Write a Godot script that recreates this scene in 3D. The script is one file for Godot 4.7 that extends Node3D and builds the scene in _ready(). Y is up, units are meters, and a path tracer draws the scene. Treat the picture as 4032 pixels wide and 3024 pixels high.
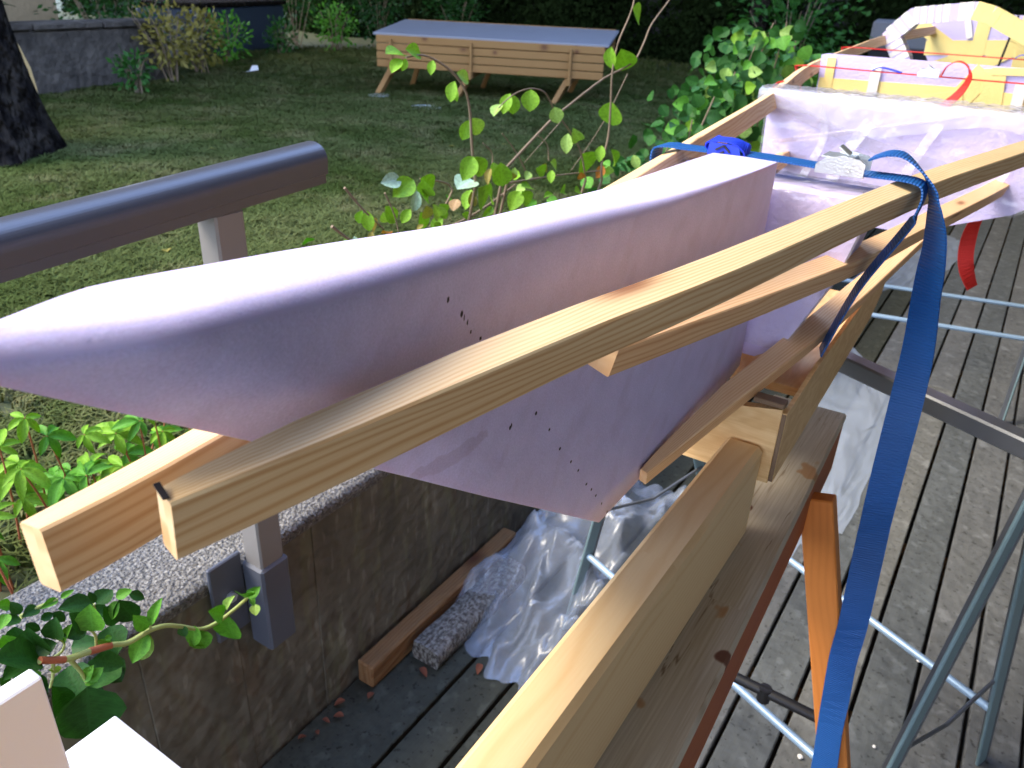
extends Node3D

var rng := RandomNumberGenerator.new()
var M := {}
var names := {}

# ------------------------------------------------------------------ mesh building
class Mb:
	var v := PackedVector3Array()
	var n := PackedVector3Array()
	var t := PackedVector2Array()
	func tri(a, b, c, ua = Vector2.ZERO, ub = Vector2.ZERO, uc = Vector2.ZERO):
		var nn: Vector3 = (b - a).cross(c - a)
		if nn.length_squared() < 1e-18: return
		nn = nn.normalized()
		v.append(a); v.append(c); v.append(b)
		t.append(ua); t.append(uc); t.append(ub)
		n.append(nn); n.append(nn); n.append(nn)
	func quad(a, b, c, d, ua = Vector2.ZERO, ub = Vector2(1, 0), uc = Vector2(1, 1), ud = Vector2(0, 1)):
		tri(a, b, c, ua, ub, uc); tri(a, c, d, ua, uc, ud)
	func stri(a, b, c, na, nb, nc, ua, ub, uc):
		v.append(a); v.append(c); v.append(b)
		n.append(na); n.append(nc); n.append(nb)
		t.append(ua); t.append(uc); t.append(ub)
	# box with chamfered edges; the long axis runs along u of the texture
	func box(tr: Transform3D, s: Vector3, e := 0.003, uo := Vector2.ZERO, us := 1.0):
		var h := s * 0.5
		e = minf(e, minf(h.x, minf(h.y, h.z)) * 0.6)
		var ax := 0
		if s.y >= s.x and s.y >= s.z: ax = 1
		elif s.z >= s.x: ax = 2
		var P = func(sx, sy, sz, inset):   # inset: axis whose face the point lies on
			var p := Vector3(sx * (h.x - (0.0 if inset == 0 else e)), sy * (h.y - (0.0 if inset == 1 else e)), sz * (h.z - (0.0 if inset == 2 else e)))
			return p
		var U = func(p: Vector3, f: int) -> Vector2:
			var other := 3 - ax - f
			if f == ax: return Vector2(p[(ax + 1) % 3], p[(ax + 2) % 3]) * us + uo
			return Vector2(p[ax], p[other] + f * 0.37) * us + uo
		for f in 3:
			var a1 := (f + 1) % 3
			var a2 := (f + 2) % 3
			for sg in [-1, 1]:
				var q := []
				for k in [[-1, -1], [1, -1], [1, 1], [-1, 1]]:
					var sv := [0, 0, 0]
					sv[f] = sg; sv[a1] = k[0]; sv[a2] = k[1]
					q.append(P.call(sv[0], sv[1], sv[2], f))
				if sg < 0: q.reverse()
				quad(tr * q[0], tr * q[1], tr * q[2], tr * q[3], U.call(q[0], f), U.call(q[1], f), U.call(q[2], f), U.call(q[3], f))
		if e <= 0.0: return
		for f in 3:   # edges along axis f
			var a1 := (f + 1) % 3
			var a2 := (f + 2) % 3
			for s1 in [-1, 1]:
				for s2 in [-1, 1]:
					var g = func(sf, fi):
						var sv := [0, 0, 0]
						sv[f] = sf; sv[a1] = s1; sv[a2] = s2
						return P.call(sv[0], sv[1], sv[2], fi)
					var A: Vector3 = g.call(-1, a1)
					var B: Vector3 = g.call(1, a1)
					var C: Vector3 = g.call(1, a2)
					var D: Vector3 = g.call(-1, a2)
					var uv := [U.call(A, a1), U.call(B, a1), U.call(C, a1), U.call(D, a1)]
					if s1 * s2 > 0: quad(tr * A, tr * D, tr * C, tr * B, uv[0], uv[3], uv[2], uv[1])
					else: quad(tr * A, tr * B, tr * C, tr * D, uv[0], uv[1], uv[2], uv[3])
		for sx in [-1, 1]:
			for sy in [-1, 1]:
				for sz in [-1, 1]:
					var A: Vector3 = P.call(sx, sy, sz, 0)
					var B: Vector3 = P.call(sx, sy, sz, 1)
					var C: Vector3 = P.call(sx, sy, sz, 2)
					if sx * sy * sz > 0: tri(tr * A, tr * B, tr * C)
					else: tri(tr * A, tr * C, tr * B)
	# skin over rings of equal size
	func loft(rings: Array, closed := true, caps := true, smooth := true, uv = null):
		var m: int = rings.size()
		var k: int = rings[0].size()
		var cen := []
		for r in rings:
			var c := Vector3.ZERO
			for p in r: c += p
			cen.append(c / k)
		var flip := 0.0
		var kk := k if closed else k - 1
		var nr := []
		for i in m:
			var row := PackedVector3Array(); row.resize(k); nr.append(row)
		for i in m - 1:
			for j in kk:
				var j2 := (j + 1) % k
				var a: Vector3 = rings[i][j]
				var nn: Vector3 = (rings[i][j2] - a).cross(rings[i + 1][j2] - a) + (rings[i + 1][j2] - a).cross(rings[i + 1][j] - a)
				flip += nn.dot((a + rings[i + 1][j2]) * 0.5 - (cen[i] + cen[i + 1]) * 0.5)
				nr[i][j] += nn; nr[i][j2] += nn; nr[i + 1][j] += nn; nr[i + 1][j2] += nn
		var s := 1.0 if (flip >= 0.0 or not closed) else -1.0
		var len := 0.0
		for i in m - 1:
			var l2: float = len + (cen[i + 1] - cen[i]).length()
			for j in kk:
				var j2 := (j + 1) % k
				var q := [rings[i][j], rings[i][j2], rings[i + 1][j2], rings[i + 1][j]]
				var w := [Vector2(len, float(j) / k), Vector2(len, float(j + 1) / k), Vector2(l2, float(j + 1) / k), Vector2(l2, float(j) / k)]
				if uv != null: w = [uv.call(i, j, q[0]), uv.call(i, j + 1, q[1]), uv.call(i + 1, j + 1, q[2]), uv.call(i + 1, j, q[3])]
				if smooth:
					var N := [nr[i][j] * s, nr[i][j2] * s, nr[i + 1][j2] * s, nr[i + 1][j] * s]
					for z in 4: N[z] = N[z].normalized()
					if s > 0:
						stri(q[0], q[1], q[2], N[0], N[1], N[2], w[0], w[1], w[2]); stri(q[0], q[2], q[3], N[0], N[2], N[3], w[0], w[2], w[3])
					else:
						stri(q[0], q[2], q[1], N[0], N[2], N[1], w[0], w[2], w[1]); stri(q[0], q[3], q[2], N[0], N[3], N[2], w[0], w[3], w[2])
				elif s > 0: quad(q[0], q[1], q[2], q[3], w[0], w[1], w[2], w[3])
				else: quad(q[0], q[3], q[2], q[1], w[0], w[3], w[2], w[1])
			len = l2
		if caps:
			for e in [0, m - 1]:
				var dirn: Vector3 = cen[e] - cen[1 if e == 0 else m - 2]
				for j in k:
					var a: Vector3 = rings[e][j]
					var b: Vector3 = rings[e][(j + 1) % k]
					var ua := Vector2((a - cen[e]).x + (a - cen[e]).z, a.y - cen[e].y)
					var ub := Vector2((b - cen[e]).x + (b - cen[e]).z, b.y - cen[e].y)
					if (a - cen[e]).cross(b - cen[e]).dot(dirn) > 0: tri(cen[e], a, b, Vector2.ZERO, ua, ub)
					else: tri(cen[e], b, a, Vector2.ZERO, ub, ua)
	func tube(path: Array, r0: float, r1: float, sides := 8):
		var rings := []
		for i in path.size():
			var T: Vector3 = (path[mini(i + 1, path.size() - 1)] - path[maxi(i - 1, 0)]).normalized()
			var X := T.cross(Vector3.UP if absf(T.y) < 0.9 else Vector3.RIGHT).normalized()
			var Y := X.cross(T)
			var r := lerpf(r0, r1, float(i) / (path.size() - 1))
			var ring := PackedVector3Array()
			for j in sides: ring.append(path[i] + (X * cos(TAU * j / sides) + Y * sin(TAU * j / sides)) * r)
			rings.append(ring)
		loft(rings)
	func prism(poly: Array, tr: Transform3D, depth: float, e := 0.0):   # polygon (x, y) from z = 0 back to z = -depth
		var f := []
		for i in 2:
			var ring := PackedVector3Array()
			for p in poly: ring.append(tr * Vector3(p.x, p.y, -depth * i))
			f.append(ring)
		loft(f, true, false, false)
		var idx := Geometry2D.triangulate_polygon(PackedVector2Array(poly))
		for i in range(0, idx.size(), 3):
			var a: Vector2 = poly[idx[i]]; var b: Vector2 = poly[idx[i + 1]]; var c: Vector2 = poly[idx[i + 2]]
			if (b - a).cross(c - a) < 0:
				var z := b; b = c; c = z
			tri(tr * Vector3(a.x, a.y, 0), tr * Vector3(b.x, b.y, 0), tr * Vector3(c.x, c.y, 0), a, b, c)
			tri(tr * Vector3(a.x, a.y, -depth), tr * Vector3(c.x, c.y, -depth), tr * Vector3(b.x, b.y, -depth), a, c, b)
	func mesh() -> ArrayMesh:
		var A := []
		A.resize(Mesh.ARRAY_MAX)
		A[Mesh.ARRAY_VERTEX] = v; A[Mesh.ARRAY_NORMAL] = n; A[Mesh.ARRAY_TEX_UV] = t
		var m := ArrayMesh.new()
		m.add_surface_from_arrays(Mesh.PRIMITIVE_TRIANGLES, A)
		return m

# ------------------------------------------------------------------ objects
func numbered(s: String) -> String:
	if not names.has(s):
		names[s] = 0
		return s
	names[s] += 1
	return "%s_%03d" % [s, names[s]]
func tag(o: Node, label: String, category: String, group := "", kind := ""):
	if label: o.set_meta("label", label)
	if category: o.set_meta("category", category)
	if group: o.set_meta("group", group)
	if kind: o.set_meta("kind", kind)
	return o
func thing(called: String, label: String, category: String, at := Vector3.ZERO, group := "") -> Node3D:
	var o := Node3D.new()
	o.name = numbered(called)
	add_child(o, true)
	o.position = at
	tag(o, label, category, group)
	return o
func put(b, mat: Material, called: String, parent: Node = null) -> MeshInstance3D:
	var o := MeshInstance3D.new()
	o.mesh = b.mesh() if b is Mb else b
	o.material_override = mat
	if parent == null:
		o.name = numbered(called)
		add_child(o, true)
	else:
		o.name = called
		parent.add_child(o, true)
		if o.mesh and parent is Node3D and b is Mb: o.position = -origin_of(parent)
	return o
func origin_of(p: Node) -> Vector3:
	var r := Vector3.ZERO
	while p != self and p is Node3D:
		r += p.position
		p = p.get_parent()
	return r
func at(p: Vector3, yaw := 0.0) -> Transform3D:
	return Transform3D(Basis(Vector3.UP, yaw), p)
func along(a: Vector3, b: Vector3, up := Vector3.UP) -> Transform3D:   # frame whose x axis runs from a to b, origin halfway
	var X := (b - a).normalized()
	var Z := X.cross(up).normalized()
	return Transform3D(Basis(X, Z.cross(X), Z), (a + b) * 0.5)
func smooth_path(pts: Array, step := 4) -> Array:
	var r := []
	for i in pts.size() - 1:
		var p0: Vector3 = pts[maxi(i - 1, 0)]
		var p3: Vector3 = pts[mini(i + 2, pts.size() - 1)]
		for k in step: r.append((pts[i] as Vector3).cubic_interpolate(pts[i + 1], p0, p3, float(k) / step))
	r.append(pts[-1])
	return r
# bent wooden strip: pts follow the section's point (ax, ay); tilt leans its top outwards; side +1 right hull side, -1 left
func strip(pts: Array, w: float, h: float, tilt0: float, tilt: float, side: float, ax: float, ay: float, uoff: float, widths := []) -> Mb:
	var path := smooth_path(pts, 4)
	var rings := []
	for i in path.size():
		var T: Vector3 = (path[mini(i + 1, path.size() - 1)] - path[maxi(i - 1, 0)]).normalized()
		var lat := T.cross(Vector3.UP).normalized() * side
		var upv := (lat * side).cross(T).normalized()
		if upv.y < 0: upv = -upv
		var th := deg_to_rad(lerpf(tilt0, tilt, smoothstep(0.0, 0.55, i / float(path.size() - 1))))
		var X := lat * cos(th) - upv * sin(th)
		var Y := lat * sin(th) + upv * cos(th)
		var ww := w
		if widths.size(): ww = w * lerpf(widths[mini(i / 4, widths.size() - 1)], widths[mini(i / 4 + 1, widths.size() - 1)], (i % 4) / 4.0)
		var c: Vector3 = path[i] - X * ax * ww * 0.5 - Y * ay * h * 0.5
		var e := 0.0012
		var ring := PackedVector3Array()
		for q in [[1, 1, 0], [1, 1, 1], [-1, 1, 1], [-1, 1, 0], [-1, -1, 0], [-1, -1, 1], [1, -1, 1], [1, -1, 0]]:
			ring.append(c + X * q[0] * (ww * 0.5 - (0.0 if q[2] == 0 else e)) + Y * q[1] * (h * 0.5 - (e if q[2] == 0 else 0.0)))
		rings.append(ring)
	var lens := [0.0]
	for i in path.size() - 1: lens.append(lens[-1] + (path[i + 1] - path[i]).length())
	var vv := [0.02, 0.03, 0.27, 0.28, 0.30, 0.62, 0.63, 0.95]   # rows of the timber texture: narrow faces fine grain, broad faces flamed
	var b := Mb.new()
	b.loft(rings, true, true, false, func(i, j, _p):
		var rows := [0.50, 0.02, 0.26, 0.52, 0.53, 0.27, 0.03, 0.98, 0.51]
		var start := [0.02, 0.03, 0.27, 0.52, 0.27, 0.03, 0.03, 0.54]
		return Vector2(uoff + lens[i] / 2.0, [0.015, 0.02, 0.24, 0.53, 0.96, 0.26, 0.48, 0.54, 0.97][j]))
	return b

# ------------------------------------------------------------------ textures and materials
func noise(seed_: int, freq: float, oct := 3, type := FastNoiseLite.TYPE_SIMPLEX_SMOOTH) -> FastNoiseLite:
	var f := FastNoiseLite.new()
	f.seed = seed_; f.frequency = freq; f.noise_type = type
	f.fractal_octaves = oct
	f.fractal_type = FastNoiseLite.FRACTAL_FBM if oct > 1 else FastNoiseLite.FRACTAL_NONE
	return f
func texture(w: int, h: int, fn: Callable) -> ImageTexture:
	var d := PackedByteArray()
	d.resize(w * h * 3)
	var k := 0
	for y in h:
		for x in w:
			var c: Color = fn.call(x, y)
			d[k] = clampi(int(c.r * 255.0), 0, 255); d[k + 1] = clampi(int(c.g * 255.0), 0, 255); d[k + 2] = clampi(int(c.b * 255.0), 0, 255)
			k += 3
	var im := Image.create_from_data(w, h, false, Image.FORMAT_RGB8, d)
	im.generate_mipmaps()
	return ImageTexture.create_from_image(im)
func bump(freq: float, strength: float, seed_ := 1, size := 256) -> NoiseTexture2D:
	var t := NoiseTexture2D.new()
	t.width = size; t.height = size; t.seamless = true; t.as_normal_map = true; t.bump_strength = strength
	t.noise = noise(seed_, freq, 3)
	return t
func mat(col: Color, rough := 0.8, tex: Texture2D = null, metal := 0.0) -> StandardMaterial3D:
	var m := StandardMaterial3D.new()
	m.albedo_color = col; m.roughness = rough; m.metallic = metal
	if tex: m.albedo_texture = tex
	m.cull_mode = BaseMaterial3D.CULL_DISABLED
	return m
func with_bump(m: StandardMaterial3D, t: Texture2D, scale := 1.0) -> StandardMaterial3D:
	m.normal_enabled = true; m.normal_texture = t; m.normal_scale = scale
	return m
func triplanar(m: StandardMaterial3D, s: float) -> StandardMaterial3D:
	m.uv1_triplanar = true; m.uv1_world_triplanar = true; m.uv1_scale = Vector3.ONE * s
	return m
func rgb(r: int, g: int, b: int) -> Color:
	return Color8(r, g, b)

func wood_texture(seed_: int, light: Color, dark: Color) -> ImageTexture:
	var n1 := noise(seed_, 0.004, 3)
	var n2 := noise(seed_ + 1, 0.02, 3)
	var n3 := noise(seed_ + 2, 0.35, 2)
	var kr := RandomNumberGenerator.new()
	kr.seed = seed_ * 7 + 1
	var knots := []
	for i in 5: knots.append(Vector3(kr.randf_range(60, 1990), kr.randf_range(10, 246), kr.randf_range(5.0, 11.0)))
	return texture(2048, 256, func(x: int, y: int):
		var v := y / 256.0
		var s: float
		var kn := 0.0
		for q in knots:
			var dx: float = (x - q.x) / (q.z * 1.6)
			var dy: float = (y - q.y) / q.z
			if absf(dx) < 5.0 and absf(dy) < 5.0:
				var rr := dx * dx + dy * dy
				kn += exp(-rr * 0.25)
				v += 0.02 * exp(-rr * 0.12) * signf(dy) * minf(absf(dy), 1.0)
		if v < 0.5:   # quarter grain: fine straight lines
			var p := v * 34.0 + n1.get_noise_2d(x * 0.5, y * 0.3) * 1.6
			s = pow(0.5 + 0.5 * sin(p * TAU), 2.0) * (0.4 + 0.3 * n2.get_noise_2d(x * 0.2, y))
		else:         # flat grain: wide wandering bands
			var p := (v - 0.5) * 11.0 + n1.get_noise_2d(x * 0.55, y * 1.2 + 700.0) * 1.5
			s = pow(0.5 + 0.5 * sin(p * TAU), 3.0) * 0.50 + 0.15 + 0.2 * n2.get_noise_2d(x * 0.15, y * 1.0 + 900.0)
		s += n3.get_noise_2d(x * 0.06, y * 3.0) * 0.16
		return light.lerp(dark, clampf(s, 0.0, 1.0)).lerp(Color(dark.r * 0.62, dark.g * 0.5, dark.b * 0.42), clampf(kn * 0.8, 0.0, 0.75)))

func make_materials():
	var pine := wood_texture(3, rgb(240, 214, 168), rgb(200, 142, 84))
	var pine2 := wood_texture(31, rgb(240, 212, 170), rgb(206, 150, 100))
	var plain := wood_texture(57, rgb(238, 208, 158), rgb(222, 182, 126))
	M.pine = mat(Color(0.97, 0.96, 0.95), 0.55, pine)
	M.pine_left = mat(Color(1.0, 0.97, 0.92), 0.55, pine2)
	M.chine = mat(Color(1.0, 0.95, 0.9), 0.6, pine2)
	M.beam = mat(Color(1.0, 0.97, 0.93), 0.6, wood_texture(47, rgb(242, 216, 170), rgb(230, 194, 140)))
	M.beam.uv1_scale = Vector3(0.5, 4.0, 1)
	M.leg = mat(Color(0.95, 0.66, 0.40), 0.5, plain)
	M.leg.uv1_scale = Vector3(0.5, 3.0, 1)
	M.ink = mat(rgb(28, 24, 30), 0.6)
	# weathered trestle top with paint and glue stains
	var a1 := noise(61, 0.01, 4)
	var a2 := noise(62, 0.03, 3)
	var a3 := noise(63, 0.2, 2)
	M.trestle = mat(Color.WHITE, 0.8, texture(1024, 256, func(x: int, y: int):
		var g := a3.get_noise_2d(x * 0.05, y * 1.4) * 0.35 + a1.get_noise_2d(x * 0.35, y * 1.6) * 0.45
		var c := rgb(214, 204, 182).lerp(rgb(170, 152, 124), clampf(0.42 + g, 0, 1))
		var crack := smoothstep(0.035, 0.0, absf(a1.get_noise_2d(x * 0.22 + 300, y * 2.4 + 80))) * smoothstep(-0.1, 0.3, a1.get_noise_2d(x * 0.4 + 70, y))
		c = c.lerp(rgb(110, 84, 58), crack * 0.7)
		var st := smoothstep(0.50, 0.58, a2.get_noise_2d(x * 0.35 + 90, y * 0.35 + 40))
		c = c.lerp(rgb(96, 50, 30), st * 0.85)
		var rust := smoothstep(0.50, 0.60, a2.get_noise_2d(x * 0.4 + 1090, y * 0.4 + 40))
		return c.lerp(rgb(176, 118, 66), rust * 0.6)))
	M.trestle_side = mat(Color(0.72, 0.45, 0.30), 0.7, plain)
	M.trestle_side.uv1_scale = Vector3(0.5, 4.0, 1)
	# plywood
	var p1 := noise(71, 0.012, 3)
	var p2 := noise(72, 0.25, 2)
	M.plywood = mat(Color.WHITE, 0.6, texture(512, 512, func(x: int, y: int):
		var s := 0.4 + 0.4 * sin((y * 0.03 + p1.get_noise_2d(x * 0.4, y) * 3.0) * TAU * 0.5) * 0.5 + p2.get_noise_2d(x * 0.05, y * 2.0) * 0.3
		var c := rgb(238, 202, 144).lerp(rgb(212, 164, 104), clampf(s, 0, 1))
		var kx := Vector2((x - 150) / 24.0, (y - 210) / 16.0).length()
		return c.lerp(rgb(176, 108, 52), clampf(1.4 - kx, 0, 1) * 0.8)))
	M.plywood.uv1_scale = Vector3(3.3, 3.3, 1)
	M.ply_edge = mat(rgb(126, 102, 78), 0.8)
	# lilac insulation foam, right half of the sheet carries the marker dots and water stains of the block's flank
	var f1 := noise(81, 0.02, 3)
	var f2 := noise(82, 0.4, 2)
	var f3 := noise(83, 0.012, 3)
	var dots := [[0.3393, 1.1673, 1.5, 2.2], [0.3547, 1.1533, 1.5, 2.6], [0.3662, 1.1375, 0.8, 1.5], [0.3766, 1.1295, 1.4, 1.5], [0.4466, 1.0453, 1.7, 1.7], [0.4142, 1.0471, 1.4, 2.0], [0.4662, 1.0225, 1.4, 1.6], [0.4837, 0.9970, 1.6, 1.6], [0.5024, 0.9754, 1.7, 1.5], [0.5156, 0.9604, 1.5, 1.6], [0.5314, 0.9381, 1.6, 1.5], [0.5411, 0.9274, 1.5, 1.5], [0.5503, 0.9159, 1.6, 1.4], [0.5627, 0.9002, 1.2, 1.6], [0.5751, 0.8839, 1.5, 1.5], [0.3576, 1.1499, .7, 2.4], [0.3616, 1.1455, .7, 2.4], [0.4157, 1.0484, .7, 2.4]]
	var im_w := 1280
	var im_h := 1024
	var ft := texture(im_w, im_h, func(x: int, y: int):
		var g := f1.get_noise_2d(x, y) * 0.025 + f2.get_noise_2d(x, y) * 0.05
		return Color(0.77 + g, 0.74 + g, 0.895 + g))
	var im := ft.get_image()
	for y in im_h / 2:
		for x in im_w:
			var z := 0.06 + x / float(im_w) * 0.87
			var yy := 1.235 - y / (im_h * 0.5) * 0.37
			var s := smoothstep(0.15, 0.5, f3.get_noise_2d(x * 1.3 + y * 0.8, y * 0.6 - x * 0.25 + 300)) * 0.05
			var a := Vector2((z - 0.350) - (yy - 1.052) * 2.0, yy - 1.052)
			var e := Vector2(a.x / 0.032, a.y / 0.0075).length() + f1.get_noise_2d(x * 2, y * 2) * 0.4
			s += smoothstep(1.05, 0.9, e) * 0.16
			if s > 0.003:
				var c := im.get_pixel(x, y)
				im.set_pixel(x, y, c.lerp(Color(0.50, 0.40, 0.48), s))
	for d in dots:
		var cx: float = (d[0] - 0.06) / 0.87 * im_w
		var cy: float = (1.235 - d[1]) / 0.37 * im_h * 0.5
		for y in range(int(cy) - 6, int(cy) + 7):
			for x in range(int(cx) - 6, int(cx) + 7):
				var e := Vector2((x - cx) / d[2], (y - cy) / d[3]).length()
				if e < 1.3: im.set_pixel(x, y, im.get_pixel(x, y).lerp(Color(0.07, 0.05, 0.09), clampf((1.3 - e) * 3.0, 0, 1)))
	im.generate_mipmaps()
	M.foam = with_bump(mat(Color.WHITE, 0.85, ImageTexture.create_from_image(im)), bump(0.4, 1.0, 12, 512), 0.12)
	M.foam.subsurf_scatter_enabled = true
	M.foam.subsurf_scatter_strength = 0.15
	M.foam2 = with_bump(triplanar(mat(Color(0.79, 0.74, 0.89), 0.5), 4.0), bump(0.1, 3.0, 13), 0.3)
	M.film = with_bump(triplanar(mat(Color(0.97, 0.97, 1.0, 0.12), 0.14), 5.0), bump(0.010, 9.0, 14), 0.5)
	M.film.transparency = BaseMaterial3D.TRANSPARENCY_ALPHA
	M.film_thick = with_bump(triplanar(mat(Color(0.95, 0.95, 1.0, 0.32), 0.16), 6.0), bump(0.010, 9.0, 15), 0.6)
	M.film_thick.transparency = BaseMaterial3D.TRANSPARENCY_ALPHA
	M.sheet = with_bump(triplanar(mat(Color(0.82, 0.86, 0.92, 0.22), 0.25), 3.0), bump(0.006, 5.0, 16), 0.3)
	M.sheet.transparency = BaseMaterial3D.TRANSPARENCY_ALPHA
	M.sheet_flat = with_bump(triplanar(mat(Color(0.74, 0.79, 0.86, 0.40), 0.3), 3.0), bump(0.008, 6.0, 17), 0.35)
	M.sheet_flat.transparency = BaseMaterial3D.TRANSPARENCY_ALPHA
	M.tape = triplanar(with_bump(mat(rgb(238, 216, 138), 0.7), bump(0.05, 3.0, 18), 0.5), 12.0)
	M.tape_white = triplanar(with_bump(mat(rgb(236, 230, 220), 0.7), bump(0.05, 3.0, 19), 0.5), 12.0)
	# webbing with cross ribs
	var ribs := texture(32, 32, func(x: int, y: int): return Color(0.5 + 0.22 * sin(x / 32.0 * TAU * 4.0), 0.5, 0.95))
	M.blue = with_bump(mat(rgb(14, 82, 150), 0.5), ribs, 1.0)
	M.blue.uv1_scale = Vector3(70, 1, 1)
	M.red = with_bump(mat(rgb(214, 38, 26), 0.55), ribs, 1.0)
	M.red.uv1_scale = Vector3(70, 1, 1)
	M.blue_tag = mat(rgb(10, 50, 200), 0.55)
	M.zinc = with_bump(triplanar(mat(rgb(216, 220, 220), 0.3, null, 0.75), 20.0), bump(0.05, 3.0, 20), 0.3)
	M.black = mat(rgb(24, 24, 26), 0.5)
	M.black.metallic = 0.2
	# painted steel
	M.steel = with_bump(triplanar(mat(rgb(112, 134, 136), 0.45), 9.0), bump(0.1, 2.0, 21), 0.2)
	M.steel_bar = with_bump(triplanar(mat(rgb(104, 106, 108), 0.35, null, 0.4), 9.0), bump(0.1, 2.0, 22), 0.2)
	M.rod = mat(rgb(158, 184, 206), 0.35, null, 0.3)
	M.rail = mat(rgb(72, 74, 80), 0.3)
	M.rail_under = mat(rgb(86, 78, 72), 0.45)
	M.post = mat(rgb(126, 122, 118), 0.4)
	M.socket = mat(rgb(84, 88, 98), 0.35)
	M.white = mat(rgb(238, 238, 236), 0.38)
	# weathered deck boards
	var d1 := noise(91, 0.006, 4)
	var d2 := noise(92, 0.22, 2)
	var d3 := noise(93, 0.03, 3)
	var deck := texture(1024, 1024, func(x: int, y: int):
		var g := d2.get_noise_2d(x * 0.05, y * 1.6) * 0.10 + d1.get_noise_2d(x, y * 1.6) * 0.22 + d3.get_noise_2d(x, y) * 0.10
		var c := rgb(116, 117, 116).lerp(rgb(76, 77, 76), clampf(0.4 + g, 0, 1))
		c = c.lerp(rgb(52, 52, 50), smoothstep(0.38, 0.6, d3.get_noise_2d(x * 1.4 + 400, y * 1.4)) * 0.55)
		return c.lerp(rgb(146, 148, 148), smoothstep(0.25, 0.55, d1.get_noise_2d(x * 2.0 + 900, y * 2.4)) * 0.35))
	for i in 3:
		var m := with_bump(mat([Color(1, 1, 1), Color(0.9, 0.92, 0.93), Color(1.04, 1.03, 1.0)][i], 0.7, deck), bump(0.08, 3.0, 23), 0.4)
		m.uv1_offset = Vector3(i * 0.31, i * 0.37, 0)
		m.metallic_specular = 0.25
		M["deck%d" % i] = m
	M.deck_shade_algae = with_bump(mat(Color(0.70, 0.70, 0.62), 0.85, deck), bump(0.08, 3.0, 23), 0.4)  # wall-side boards: shade painted in as a darker tint, with some algae tone
	M.deck_shade_algae.metallic_specular = 0.15
	var e1 := noise(101, 0.008, 4)
	var e2 := noise(102, 0.05, 3)
	M.concrete = with_bump(mat(Color.WHITE, 0.9, texture(1024, 512, func(x: int, y: int):
		var g := e1.get_noise_2d(x * 1.3, y * 0.45) * 0.5 + e2.get_noise_2d(x, y) * 0.2
		var c := rgb(114, 109, 94).lerp(rgb(74, 70, 58), clampf(0.45 + g, 0, 1))
		c = c.lerp(rgb(112, 112, 84), smoothstep(0.12, 0.45, e1.get_noise_2d(x * 2.2 + 300, y * 0.6 + 300)) * 0.5)
		c = c.lerp(rgb(90, 70, 48), smoothstep(0.3, 0.5, e1.get_noise_2d(x * 2.0 + 700, y * 0.5)) * 0.4)
		return c.lerp(rgb(160, 154, 140), smoothstep(0.3, 0.55, e2.get_noise_2d(x * 0.7 + 50, y * 0.3)) * 0.35))), bump(0.06, 5.0, 24), 0.5)
	var cell := noise(103, 0.09, 1, FastNoiseLite.TYPE_CELLULAR)
	cell.cellular_return_type = FastNoiseLite.RETURN_CELL_VALUE
	var cell2 := noise(104, 0.09, 1, FastNoiseLite.TYPE_CELLULAR)
	M.aggregate = triplanar(with_bump(mat(Color.WHITE, 0.9, texture(512, 512, func(x: int, y: int):
		var k := cell.get_noise_2d(x, y)
		var edge := smoothstep(-0.9, -0.4, cell2.get_noise_2d(x, y))
		var c := rgb(104, 101, 96).lerp(rgb(150, 146, 138), clampf(k * 0.6 + 0.4, 0, 1))
		return c.lerp(rgb(70, 66, 60), edge * 0.6 * smoothstep(-0.3, 0.4, e2.get_noise_2d(x, y))))), bump(0.12, 9.0, 25), 1.0), 4.0)
	M.old_wall = triplanar(with_bump(mat(Color.WHITE, 0.9, texture(256, 256, func(x: int, y: int):
		var g := e1.get_noise_2d(x * 3.0, y * 2.0) * 0.6 + e2.get_noise_2d(x, y) * 0.3
		return rgb(102, 95, 84).lerp(rgb(48, 44, 38), clampf(0.45 + g, 0, 1)))), bump(0.06, 5.0, 26), 0.6), 0.6)
	M.log_bark = triplanar(with_bump(mat(Color.WHITE, 0.95, texture(256, 256, func(x: int, y: int):
		var g := e2.get_noise_2d(x * 1.6, y * 0.9)
		return rgb(150, 146, 136).lerp(rgb(62, 54, 46), clampf(0.35 + g * 1.1, 0, 1)))), bump(0.08, 9.0, 33), 1.0), 5.0)
	M.plaster = triplanar(with_bump(mat(rgb(172, 154, 122), 0.9), bump(0.05, 4.0, 27), 0.5), 1.0)
	# lawn
	var g1 := noise(111, 0.012, 4)
	var g2 := noise(112, 0.09, 3)
	M.lawn = triplanar(mat(Color.WHITE, 0.95, texture(512, 512, func(x: int, y: int):
		var c := rgb(46, 56, 26).lerp(rgb(66, 72, 36), clampf(0.5 + g1.get_noise_2d(x, y) * 0.9, 0, 1))
		return c.lerp(rgb(70, 58, 40), clampf(g2.get_noise_2d(x, y) * 0.9, 0, 1)))), 0.25)
	M.grass = mat(Color(0.84, 0.86, 0.84), 0.7)
	M.grass.metallic_specular = 0.12
	M.grass.vertex_color_use_as_albedo = true
	M.grass.backlight_enabled = true; M.grass.backlight = Color(0.3, 0.35, 0.15)
	M.soil = triplanar(mat(rgb(62, 50, 40), 0.95), 1.0)
	var b1 := noise(121, 0.02, 4)
	M.bark = with_bump(mat(Color.WHITE, 0.9, texture(256, 512, func(x: int, y: int):
		var g := b1.get_noise_2d(x * 2.5, y * 0.6)
		return rgb(50, 44, 37).lerp(rgb(16, 13, 11), clampf(0.45 + g * 1.2, 0, 1)))), bump(0.05, 10.0, 28), 1.0)
	M.bark.metallic_specular = 0.15
	M.bark.uv1_scale = Vector3(0.6, 2.0, 1)
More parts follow.
